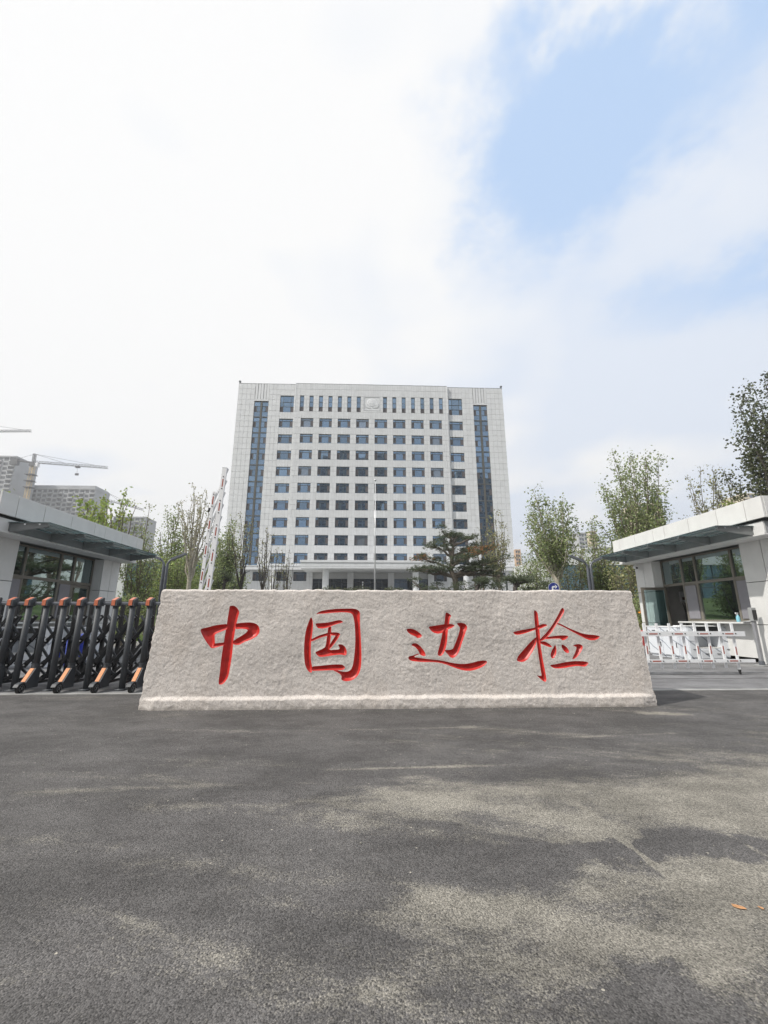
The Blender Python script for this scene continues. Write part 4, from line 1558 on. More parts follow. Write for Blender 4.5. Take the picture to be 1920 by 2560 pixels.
# ================================================================ gate booths
def marble_mat(name):
    m, nt, b = new_mat(name)
    N, L = nt.nodes, nt.links
    geo = N.new('ShaderNodeNewGeometry')
    mp = N.new('ShaderNodeMapping')
    mp.inputs['Rotation'].default_value = (0.6, 0.5, 0.9)
    L.new(geo.outputs['Position'], mp.inputs[0])
    w = N.new('ShaderNodeTexWave')
    w.inputs['Scale'].default_value = 1.1
    w.inputs['Distortion'].default_value = 3.5
    w.inputs['Detail'].default_value = 4
    L.new(mp.outputs[0], w.inputs['Vector'])
    cr = N.new('ShaderNodeValToRGB')
    e = cr.color_ramp.elements
    e[0].position, e[0].color = 0.0, (0.30, 0.33, 0.38, 1)
    e[1].position, e[1].color = 0.05, (0.68, 0.71, 0.75, 1)
    L.new(w.outputs['Fac'], cr.inputs[0])
    L.new(cr.outputs[0], b.inputs['Base Color'])
    b.inputs['Roughness'].default_value = 0.25
    return m


M_['marble'] = marble_mat('marble_laminate')


def booth(s, dY, label, door_open):
    U0, Y0 = 11.5, 12.7
    root = thing('guard_booth', label, 'guard booth', (0.5 + s * U0, Y0 + dY, 0), group='gate booths')

    def bx(b, u0, u1, y0, y1, z0, z1, mi=0):
        xa, xb = sorted((s * (u0 - U0), s * (u1 - U0)))
        b.box(xa, xb, y0 - Y0, y1 - Y0, z0, z1, mi)

    def piece(name, m, u0, u1, y0, y1, z0, z1, parent=root):
        b = MB()
        xa, xb = sorted((s * (u0 - U0), s * (u1 - U0)))
        b.bevbox(xa, xb, y0 - Y0, y1 - Y0, z0, z1, 0.004)
        return b.build(name, m, parent)
    g = 0.008
    # core walls
    w = MB()
    bx(w, 9.56, 13.6, 9.81, 9.95, 0.0, 3.12)
    bx(w, 9.56, 9.72, 9.95, 11.04, 0.0, 3.12)
    bx(w, 9.56, 9.78, 14.78, 15.64, 0.0, 3.12)
    bx(w, 9.9, 13.6, 15.5, 15.64, 0.0, 3.12)
    bx(w, 13.45, 13.6, 9.95, 15.5, 0.0, 3.12)
    bx(w, 9.86, 9.95, 11.04, 13.72, 0.0, 1.0)
    w.build('wall', M_['joint_dark'], root)
    inn = MB()
    bx(inn, 13.40, 13.44, 9.97, 15.48, 0.12, 3.10)
    inn.build('plaster_lining', M_['room'], root)
    inn = MB()
    bx(inn, 9.80, 13.39, 15.44, 15.48, 0.12, 3.10)
    inn.build('plaster_lining', M_['room'], root)
    fl = MB()
    bx(fl, 9.80, 13.40, 9.97, 15.44, 0.0, 0.12)
    fl.build('floor', mat('booth_floor', (0.30, 0.29, 0.28), 0.5), root)
    # cladding panels
    for (y0, y1) in ((9.75, 10.42), (10.42, 11.06), (14.72, 15.21), (15.21, 15.70)):
        for (z0, z1) in ((0.01, 0.98), (0.98, 2.05), (2.05, 3.10)):
            piece('cladding_panel', M_['booth'], 9.5, 9.555, y0 + g, y1 - g, z0 + g, z1 - g)
    for (z0, z1) in ((0.01, 0.98), (0.98, 2.05), (2.05, 3.10)):
        piece('cladding_panel', M_['booth'], 9.56, 9.86, 14.725, 14.775, z0 + g, z1 - g)
        piece('cladding_panel', M_['booth'], 9.56, 9.82, 11.005, 11.055, z0 + g, z1 - g)
        for k in range(4):
            piece('cladding_panel', M_['booth'], 9.56 + k * 1.01 + g, 9.56 + (k + 1) * 1.01 - g, 9.752, 9.806, z0 + g, z1 - g)
            piece('cladding_panel', M_['booth'], 9.56 + k * 1.01 + g, 9.56 + (k + 1) * 1.01 - g, 15.645, 15.70, z0 + g, z1 - g)
    for (y0, y1) in ((11.06, 12.4), (12.4, 13.72)):
        piece('cladding_panel', M_['booth'], 9.80, 9.855, y0 + g, y1 - g, 0.01, 0.99)
    piece('window_sill', M_['booth'], 9.42, 9.86, 11.07, 13.74, 1.0, 1.045)
    # roof: fascia panels around a core, frieze and soffit below
    rf = MB()
    bx(rf, 8.96, 14.1, 9.58, 15.86, 3.475, 3.97)
    bx(rf, 9.05, 14.0, 9.66, 15.80, 3.42, 3.475)
    roof = rf.build('roof', M_['joint_dark'], root)
    js = [9.52, 10.02, 10.9, 11.95, 13.0, 13.55, 14.53, 15.47, 15.92]
    for a, b_ in zip(js[:-1], js[1:]):
        piece('fascia_panel', M_['booth'], 8.9, 8.955, a + g, b_ - g, 3.48, 4.0, roof)
    us = [8.9, 9.9, 11.0, 12.1, 13.2, 14.15]
    for a, b_ in zip(us[:-1], us[1:]):
        piece('fascia_panel', M_['booth'], a + (0.06 if a == 8.9 else g), b_ - g, 9.52, 9.575, 3.48, 4.0, roof)
        piece('fascia_panel', M_['booth'], a + (0.06 if a == 8.9 else g), b_ - g, 15.865, 15.92, 3.48, 4.0, roof)
    cp = MB()
    bx(cp, 8.955, 14.15, 9.576, 15.864, 3.97, 3.985)
    cp.build('roof_membrane', M_['soffit'], roof)
    fz = MB()
    bx(fz, 9.03, 13.95, 9.69, 15.76, 3.13, 3.42)
    fz.build('frieze_core', M_['soffit'], root)
    js2 = [9.68, 10.5, 11.6, 12.75, 13.9, 15.0, 15.77]
    for a, b_ in zip(js2[:-1], js2[1:]):
        piece('frieze_panel', M_['booth'], 8.98, 9.028, a + g, b_ - g, 3.13, 3.415)
        piece('soffit_panel', M_['booth'], 8.96, 9.49, a + g, b_ - g, 3.085, 3.125)
    # glass canopy on steel brackets
    can = MB()
    bx(can, 8.955, 8.978, 9.98, 15.40, 3.135, 3.33)
    canopy = can.build('canopy', M_['steel'], root)
    ybs = [10.02, 11.36, 12.70, 14.02, 15.32]
    for y in ybs:
        b = MB()
        xr, xt = s * (8.955 - U0), s * (8.10 - U0)
        t = 0.028
        prof = [(xr, 3.12), (xr, 3.325), (xt, 3.325), (xt - s * 0.02, 3.285), (xt, 3.25), (xr + (xt - xr) * 0.35, 3.16)]
        b.prism(prof, 'y', y - Y0 - t, y - Y0 + t)
        b.box(min(xr, xt), max(xr, xt), y - Y0 - 0.05, y - Y0 + 0.05, 3.326, 3.336)
        b.tube([(xt + s * 0.05, y - Y0 - 0.04, 3.287), (xt + s * 0.05, y - Y0 + 0.04, 3.287)], 0.014, 8)
        b.build('bracket', M_['steel'], canopy)
    for u in (8.28, 8.62):
        b = MB()
        bx(b, u - 0.02, u + 0.02, 9.98, 15.42, 3.29, 3.324)
        b.build('rail', M_['chrome'], canopy)
    yg = [9.93] + [(a + c) / 2 for a, c in zip(ybs[1:-1], ybs[2:])][:0] + ybs[1:-1] + [15.48]
    for a, c in zip(yg[:-1], yg[1:]):
        piece('glass_sheet', M_['glass_canopy'], 8.02, 8.975, a + 0.008, c - 0.008, 3.338, 3.352, canopy)
    # glazed front
    fr = MB()
    zt0, zt1, zh = 2.19, 2.27, 3.085
    muls = [11.075, 11.75, 13.14, 13.74, 14.70]
    for y in muls:
        bx(fr, 9.80, 9.88, y - 0.035 if y > 11.1 else y, y + 0.035 if y < 14.6 else y, 1.05 if y < 13.7 else 0.12, zh)
    for (y0, y1) in zip(muls[:-1], muls[1:]):
        a, c = y0 + 0.036, y1 - 0.036
        bx(fr, 9.80, 9.88, a, c, zt0, zt1)
        bx(fr, 9.80, 9.88, a, c, zh - 0.05, zh)
        if y1 < 14:
            bx(fr, 9.80, 9.88, a, c, 1.05, 1.10)
    win = fr.build('window', M_['taupe'], root)

    def pane(y0, y1, z0, z1, m=None, name='pane'):
        b = MB()
        bx(b, 9.835, 9.845, y0 + 0.037, y1 - 0.037, z0, z1)
        return b.build(name, m or M_['glass_booth'], win)
    for (y0, y1) in zip(muls[:-1], muls[1:]):
        pane(y0, y1, zt1 + 0.001, zh - 0.051)
    pane(muls[1], muls[2], 1.101, zt0 - 0.001)
    for (y0, y1) in ((muls[0], muls[1]), (muls[2], muls[3])):
        b = MB()
        bx(b, 9.78, 9.86, y0 + 0.07, y1 - 0.07, 1.13, zt0 - 0.04)
        b.build('insert_panel', M_['greypanel'], win)
        f2 = MB()
        bx(f2, 9.81, 9.87, y0 + 0.037, y0 + 0.069, 1.101, zt0 - 0.001)
        bx(f2, 9.81, 9.87, y1 - 0.069, y1 - 0.037, 1.101, zt0 - 0.001)
        bx(f2, 9.81, 9.87, y0 + 0.069, y1 - 0.069, 1.101, 1.129)
        bx(f2, 9.81, 9.87, y0 + 0.069, y1 - 0.069, zt0 - 0.039, zt0 - 0.001)
        f2.build('insert_frame', M_['taupe'], win)
    # upper sash line inside the glass
    f3 = MB()
    bx(f3, 9.848, 9.875, muls[1] + 0.04, muls[2] - 0.04, 2.86, 2.90)
    bx(f3, 9.848, 9.875, muls[2] + 0.04, muls[3] - 0.04, 2.86, 2.90)
    f3.build('sash_bar', M_['frame'], win)
    # door leaf, hinged on the far jamb
    W, Hh = 0.885, 2.05
    d = MB()
    d.box(0, 0.085, -0.02, 0.02, 0, Hh)
    d.box(W - 0.085, W, -0.02, 0.02, 0, Hh)
    d.box(0.085, W - 0.085, -0.02, 0.02, Hh - 0.09, Hh)
    d.box(0.085, W - 0.085, -0.02, 0.02, 0, 0.22)
    door = d.build('door', M_['taupe'], root)
    p = MB().box(0.086, W - 0.086, -0.004, 0.004, 0.221, Hh - 0.091)
    p.build('pane', M_['glass_door'], door)
    h = MB()
    for sg in (-1, 1):
        h.box(W - 0.06, W - 0.03, sg * 0.05 - 0.008, sg * 0.05 + 0.008, 0.8, 1.6)
        h.box(W - 0.055, W - 0.035, min(0.02 * sg, 0.05 * sg), max(0.02 * sg, 0.05 * sg), 0.85, 0.88)
        h.box(W - 0.055, W - 0.035, min(0.02 * sg, 0.05 * sg), max(0.02 * sg, 0.05 * sg), 1.5, 1.53)
    h.build('handle', M_['chrome'], door)
    door.location = (s * (9.84 - U0), 14.66 - Y0, 0.125)
    if door_open:
        door.rotation_euler = (0, 0, math.pi if s > 0 else 0)      # leaf stands square to the wall
    else:
        door.rotation_euler = (0, 0, -math.pi / 2)
    return root


boothR = booth(1, 0.0, 'sunlit stone guard booth with its glass door standing open', True)
boothL = booth(-1, 0.25, 'shaded stone guard booth with closed door behind the folding gate', False)

# things in and on the open booth -------------------------------------------------
# switch box and cables on the wall by the door
sb = MB().box(-0.25, 0.25, -0.06, 0, 0, 0.36)
cb = thing('switch_box', 'white electrical box seen through the open booth door', 'electrical box', (11.6, 15.435, 1.72))
sb.build('case', M_['white'], cb)
MB().box(-0.2, 0.2, -0.075, -0.061, 0.06, 0.16).build('slot', mat('brown_slot', (0.10, 0.06, 0.04), 0.6), cb)
cabm = MB()
rc = random.Random(3)
for k in range(4):
    pts = []
    for q in range(12):
        t = q / 11
        pts.append((-0.22 + 0.1 * k * t + 0.06 * math.sin(5 * t + k), -0.07 - 0.03 * k, -0.05 - 1.35 * t))
    cabm.tube(pts, 0.012, 5)
cabm.build('cable', M_['black'], cb)

# bullet camera on the pier
bc = thing('security_camera', 'small white bullet camera under the eave of the open booth', 'camera', (9.9, 15.42, 2.98))
MB().tube([(0, 0, 0), (-0.10, 0, 0.0)], 0.05, 12).build('mount', M_['white'], bc)
MB().tube([(-0.08, 0.02, -0.03), (-0.14, -0.22, -0.07)], 0.045, 12).build('body', M_['white'], bc)
MB().tube([(-0.141, -0.223, -0.071), (-0.146, -0.245, -0.074)], 0.035, 12).build('lens', M_['black'], bc)

# office chair behind the booth window
ch = thing('office_chair', 'black office chair with headrest behind the booth window', 'chair', (11.0, 12.35, 0.12), R(115))
b = MB()
b.bevbox(-0.25, 0.25, -0.25, 0.25, 0.42, 0.50, 0.03)
b.build('seat', M_['black'], ch)
bk = MB()
prof = []
for i in range(9):
    t = i / 8
    prof.append((0.24 * math.sin(0.35 + 2.2 * t) * 1.05, 0.30 + 0.03 * math.sin(3 * t), 0.56 + 0.62 * t))
for i in range(8):
    a, c = prof[i], prof[i + 1]
    bk.add([(-a[0], a[1] - .05, a[2]), (0, a[1], a[2]), (a[0], a[1] - .05, a[2]), (-c[0], c[1] - .05, c[2]), (0, c[1], c[2]), (c[0], c[1] - .05, c[2]),
            (-a[0], a[1], a[2]), (0, a[1] + .05, a[2]), (a[0], a[1], a[2]), (-c[0], c[1], c[2]), (0, c[1] + .05, c[2]), (c[0], c[1], c[2])],
           [(0, 1, 4, 3), (1, 2, 5, 4), (6, 9, 10, 7), (7, 10, 11, 8), (0, 3, 9, 6), (2, 8, 11, 5)])
bk.build('backrest', M_['black'], ch)
MB().bevbox(-0.16, 0.16, 0.26, 0.36, 1.27, 1.50, 0.04).tube([(0, 0.32, 1.1), (0, 0.32, 1.3)], 0.025, 6).build('headrest', M_['black'], ch)
for sg in (-1, 1):
    a = MB().tube([(sg * 0.28, 0.1, 0.46), (sg * 0.31, 0.1, 0.66)], 0.02, 6)
    a.bevbox(sg * 0.31 - 0.04, sg * 0.31 + 0.04, -0.12, 0.16, 0.66, 0.69, 0.01)
    a.build('armrest', M_['black'], ch)
bs = MB().tube([(0, 0, 0.08), (0, 0, 0.43)], 0.03, 8)
for k in range(5):
    t = 2 * math.pi * k / 5
    bs.beam((0, 0, 0.09), (0.3 * math.cos(t), 0.3 * math.sin(t), 0.07), 0.04, 0.03)
    bs.tube([(0.3 * math.cos(t) - .02, 0.3 * math.sin(t), 0.03), (0.3 * math.cos(t) + .02, 0.3 * math.sin(t), 0.03)], 0.03, 8)
bs.build('base', M_['black'], ch)

# spray bottle and papers on the stone sill
sb = thing('spray_bottle', 'pale blue spray bottle on the booth window sill', 'bottle', (10.0, 11.52, 1.046), R(20))
MB().tube([(0, 0, 0), (0, 0, 0.01), (0, 0, 0.12), (0, 0, 0.17), (0, 0, 0.19)], [0.04, 0.045, 0.045, 0.025, 0.016], 14).build('bottle_body', mat('pale_blue_plastic', (0.25, 0.55, 0.66), 0.3), sb, True)
MB().tube([(0, 0, 0.19), (0, 0, 0.215)], 0.018, 10).box(-0.075, 0.03, -0.012, 0.012, 0.215, 0.245).box(-0.055, -0.045, -0.006, 0.006, 0.17, 0.215).build('trigger', M_['white'], sb)
pp = MB()
for k in range(4):
    a = 0.1 * k - 0.15
    pp.add([(-.15 * math.cos(a) + .1 * math.sin(a), -.15 * math.sin(a) - .1 * math.cos(a), 0.004 * k + .001), (.15 * math.cos(a) + .1 * math.sin(a), .15 * math.sin(a) - .1 * math.cos(a), 0.004 * k + .001),
            (.15 * math.cos(a) - .1 * math.sin(a), .15 * math.sin(a) + .1 * math.cos(a), 0.004 * k + .003 + .006 * k), (-.15 * math.cos(a) - .1 * math.sin(a), -.15 * math.sin(a) + .1 * math.cos(a), 0.004 * k + .003)], [(0, 1, 2, 3)])
po_ = pp.build('paper_sheets', M_['white'])
po_.location = (9.98, 11.17, 1.047)
tag(po_, 'loose white papers at the end of the booth window sill', 'paper')


def counter(loc_, rz, label):
    c = thing('counter_unit', label, 'counter', loc_, rz, 'marbled counters beside the booths')
    L_, D_, H_ = 1.3, 0.45, 0.9
    MB().bevbox(0, L_, 0, D_, 0.05, H_ - 0.03, 0.006).box(0.03, L_ - 0.03, 0.03, D_ - 0.03, 0, 0.05).build('carcass', M_['marble'], c)
    MB().bevbox(-0.02, L_ + 0.02, -0.02, D_ + 0.02, H_ - 0.029, H_, 0.005).build('worktop', M_['white'], c)
    for k in range(2):
        x0, x1 = 0.02 + k * L_ / 2, (k + 1) * L_ / 2 - 0.02
        d1 = MB().bevbox(x0, x1, -0.022, -0.001, 0.68, H_ - 0.05, 0.004).build('drawer', M_['marble'], c)
        MB().box((x0 + x1) / 2 - 0.07, (x0 + x1) / 2 + 0.07, -0.04, -0.023, 0.76, 0.775).build('handle', M_['black'], d1)
        d2 = MB().bevbox(x0, x1, -0.022, -0.001, 0.08, 0.66, 0.004).build('cupboard_door', M_['marble'], c)
        MB().box(x1 - 0.06, x1 - 0.045, -0.04, -0.023, 0.3, 0.44).build('handle', M_['black'], d2)
    return c


def desk(loc_, rz, label):
    c = thing('kneehole_desk', label, 'desk', loc_, rz, 'marbled desks beside the booths')
    L_, D_, H_ = 1.25, 0.5, 0.93
    b = MB()
    for (a, e) in ((0, 0.30), (L_ - 0.26, L_)):
        b.bevbox(a, e, 0, D_, 0.0, H_ - 0.03, 0.005)
    b.box(0.30, L_ - 0.26, D_ - 0.03, D_, 0.0, H_ - 0.03)
    b.box(0.30, L_ - 0.26, 0.0, D_ - 0.03, 0.0, 0.30)
    b.build('carcass', M_['marble'], c)
    MB().bevbox(-0.02, L_ + 0.02, -0.02, D_ + 0.02, H_ - 0.029, H_, 0.005).build('worktop', M_['white'], c)
    MB().box(0.301, L_ - 0.261, 0.02, 0.05, H_ - 0.15, H_ - 0.03).build('apron', M_['black'], c)
    MB().box(0.301, L_ - 0.261, 0.0, 0.44, 0.301, 0.33).build('shelf', M_['booth'], c)
    for (a, e, z0, z1) in ((0.32, 0.64, 0.03, 0.27), (0.66, 0.97, 0.03, 0.27), (0.02, 0.28, 0.5, 0.87), (0.02, 0.28, 0.06, 0.48), (L_ - 0.24, L_ - 0.02, 0.5, 0.87), (L_ - 0.24, L_ - 0.02, 0.06, 0.48)):
        d1 = MB().bevbox(a, e, -0.02, -0.001, z0, z1, 0.003).build('drawer', M_['marble'], c)
        MB().box((a + e) / 2 - 0.05, (a + e) / 2 + 0.05, -0.036, -0.021, (z0 + z1) / 2, (z0 + z1) / 2 + 0.014).build('handle', M_['black'], d1)
    return c


counter((9.02, 13.95, 0.006), R(-88), 'pale marbled counter with drawers below the open booth door')
desk((9.16, 12.40, 0.006), R(-1), 'pale marbled kneehole desk under the open booth window')
counter((-7.86, 12.3, 0.006), R(91), 'pale marbled counter beside the shaded booth behind the gate')
desk((-8.9, 11.0, 0.006), R(3), 'pale marbled kneehole desk by the shaded booth behind the gate')

# card reader post
rp = thing('reader_post', 'slim grey card reader post with black screen by the booth corner', 'reader post', (9.72, 10.75, 0.004), R(8))
MB().bevbox(-0.12, 0.12, -0.12, 0.12, 0, 0.025, 0.005).build('foot_plate', M_['soffit'], rp)
MB().bevbox(-0.055, 0.055, -0.045, 0.045, 0.025, 0.11, 0.01).build('collar', M_['lamp'], rp)
MB().bevbox(-0.045, 0.045, -0.035, 0.035, 0.11, 1.06, 0.008).build('post', mat('post_grey', (0.24, 0.245, 0.26), 0.45), rp)
hd = MB().bevbox(-0.075, 0.075, -0.06, 0.04, 1.06, 1.40, 0.012).build('reader_head', M_['soffit'], rp)
MB().box(-0.062, 0.062, -0.066, -0.061, 1.10, 1.34).build('screen', M_['black'], hd)

# ================================================================ folding gate
gate = thing('folding_gate', 'dark grey retractable gate with orange capped posts and scissor lattice', 'gate', (-4.7, 7.65, 0.0))


def G(b, name, m, parent=gate, smooth=False):
    b.v = [(x + 4.7, y - 7.65, z) for x, y, z in b.v]
    return b.build(name, m, parent, smooth)


YF, YBK = 7.65, 8.40
px_posts = []
x = -3.43
straight = True
while x > -7.6:
    px_posts.append((x, straight))
    straight = not straight
    x -= 0.2855 if x > -5.95 else (0.2855 if straight else 0.2)
for i, (x, st) in enumerate(px_posts):
    b = MB()
    zb = 0.012 if st else 0.36
    n = 14
    ring = [(0.046 * math.cos(2 * math.pi * k / n), 0.050 * math.sin(2 * math.pi * k / n)) for k in range(n)]
    b.v = [(x + a, YF + c, zb) for a, c in ring] + [(x + a * 0.97, YF + c * 0.97, 1.345) for a, c in ring]
    b.f = [(k, (k + 1) % n, n + (k + 1) % n, n + k) for k in range(n)] + [tuple(range(n - 1, -1, -1)), tuple(range(n, 2 * n))]
    b.m = [0] * len(b.f)
    if st:
        b.box(x - 0.07, x + 0.07, YF - 0.09, YF + 0.09, 0.0, 0.03)
    post = G(b, 'post', M_['dark'], smooth=False)
    for p in post.data.polygons:
        p.use_smooth = len(p.vertices) == 4
    # cap with reflector
    c = MB()
    c.prism([(YF - 0.070, 1.345), (YF + 0.065, 1.345), (YF + 0.065, 1.478), (YF + 0.045, 1.490), (YF - 0.070, 1.440)], 'x', x - 0.048, x + 0.048)
    G(c, 'cap', M_['dark'], post)
    rfl = MB()
    rfl.prism([(YF - 0.075, 1.355), (YF - 0.0705, 1.355), (YF - 0.0705, 1.4405), (YF + 0.040, 1.4890), (YF + 0.040, 1.4945), (YF - 0.075, 1.445)], 'x', x - 0.042, x + 0.018)
    G(rfl, 'reflector', M_['orange'], post)
    # back post
    bb = MB().bevbox(x - 0.03, x + 0.03, YBK - 0.03, YBK + 0.03, 0.10, 1.42, 0.006)
    bb.box(x - 0.05, x + 0.05, YBK - 0.05, YBK + 0.05, 1.42, 1.45)
    G(bb, 'rear_post', M_['lattice'])
    # foot rail tying front and rear
    fr_ = MB().box(x - 0.018, x + 0.018, YF + 0.05, YBK + 0.05, 0.10, 0.14)
    G(fr_, 'tie_bar', M_['lattice'])
    if not st:
        cl = MB()
        for z0, z1, e in ((0.36, 0.375, 0.010), (0.375, 0.41, 0.005), (0.41, 0.425, 0.010)):
            cl.v += []
            o_ = len(cl.v)
            cl.v += [(x + a * (1 + e / 0.057), YF + q * (1 + e / 0.057), z0) for a, q in ring] + [(x + a * (1 + e / 0.057), YF + q * (1 + e / 0.057), z1) for a, q in ring]
            cl.f += [(o_ + k, o_ + (k + 1) % n, o_ + n + (k + 1) % n, o_ + n + k) for k in range(n)] + [tuple(o_ + k for k in range(n - 1, -1, -1)), tuple(o_ + n + k for k in range(n))]
        cl.m = [0] * len(cl.f)
        G(cl, 'collar', M_['dark'], post)
        ft = MB().prism([(YF + 0.055, 0.355), (YF - 0.055, 0.355), (YF - 0.215, 0.16), (YF - 0.215, 0.125), (YF - 0.18, 0.06), (YF + 0.055, 0.06)], 'x', x - 0.045, x + 0.045)
        foot = G(ft, 'foot', M_['dark'], post)
        rp_ = MB().prism([(YF - 0.060, 0.353), (YF - 0.066, 0.355), (YF - 0.219, 0.168), (YF - 0.213, 0.165)], 'x', x - 0.036, x + 0.024)
        G(rp_, 'reflector', mat('peach_reflector', (0.70, 0.33, 0.17), 0.65, var=0.15, scale=40, spec=0.2) if 'peach' not in M_ else M_['peach'], post)
        M_.setdefault('peach', bpy.data.materials['peach_reflector'])
        fd = MB()
        fd.prism([(YF - 0.195, 0.125), (YF - 0.195, 0.15), (YF - 0.265, 0.168), (YF - 0.34, 0.145), (YF - 0.37, 0.105), (YF - 0.36, 0.10), (YF - 0.33, 0.134), (YF - 0.265, 0.156), (YF - 0.205, 0.14)], 'x', x - 0.035, x + 0.035)
        G(fd, 'mudguard', M_['dark'], post)
        wc = (YF - 0.270, 0.076)
        whl = MB().tube([(x - 0.02, wc[0], wc[1]), (x - 0.012, wc[0], wc[1]), (x + 0.03, wc[0], wc[1]), (x + 0.038, wc[0], wc[1])], [0.066, 0.075, 0.075, 0.066], 20)
        whl = G(whl, 'wheel', M_['rubber'], post, smooth=False)
        hub = MB()
        for sg in (x - 0.022, x + 0.040):
            hub.tube([(sg - 0.001, wc[0], wc[1]), (sg + 0.001, wc[0], wc[1])], 0.014, 10)
            for k in range(5):
                t = 2 * math.pi * k / 5
                hub.beam((sg, wc[0], wc[1]), (sg, wc[0] + 0.050 * math.cos(t), wc[1] + 0.050 * math.sin(t)), 0.003, 0.014, up=(1, 0, 0))
            for k in range(16):
                t, t2 = 2 * math.pi * k / 16, 2 * math.pi * (k + 1) / 16
                hub.beam((sg, wc[0] + 0.052 * math.cos(t), wc[1] + 0.052 * math.sin(t)), (sg, wc[0] + 0.052 * math.cos(t2), wc[1] + 0.052 * math.sin(t2)), 0.003, 0.006, up=(1, 0, 0))
        G(hub, 'rim', M_['chrome'], post)
xs_sorted = sorted(p[0] for p in px_posts)
for a, c in zip(xs_sorted[:-1], xs_sorted[1:]):
    G(MB().bevbox(a + 0.06, c - 0.06, YF + 0.0, YF + 0.06, 1.365, 1.415, 0.008), 'top_rail', M_['lamp'])
    # scissor lattice, two leaves
    for z0, z1 in ((0.80, 1.19), (0.41, 0.80), (0.17, 0.41)):
        G(MB().beam((a - 0.05, YF + 0.20, z0 - 0.06), (c - 0.02, YF + 0.20, z1), 0.030, 0.050), 'lattice_bar', M_['lattice'])
        G(MB().beam((a + 0.02, YF + 0.27, z1), (c + 0.03, YF + 0.27, z0 + 0.02), 0.028, 0.034), 'lattice_bar', M_['dark'])
        G(MB().tube([(c - 0.04, YF + 0.165, z1 - 0.03), (c - 0.04, YF + 0.185, z1 - 0.03)], 0.014, 8), 'pin', M_['chrome'])
        G(MB().beam((a - 0.05, YBK - 0.12, z0 - 0.06), (c - 0.02, YBK - 0.12, z1), 0.030, 0.046), 'lattice_bar', M_['lattice'])


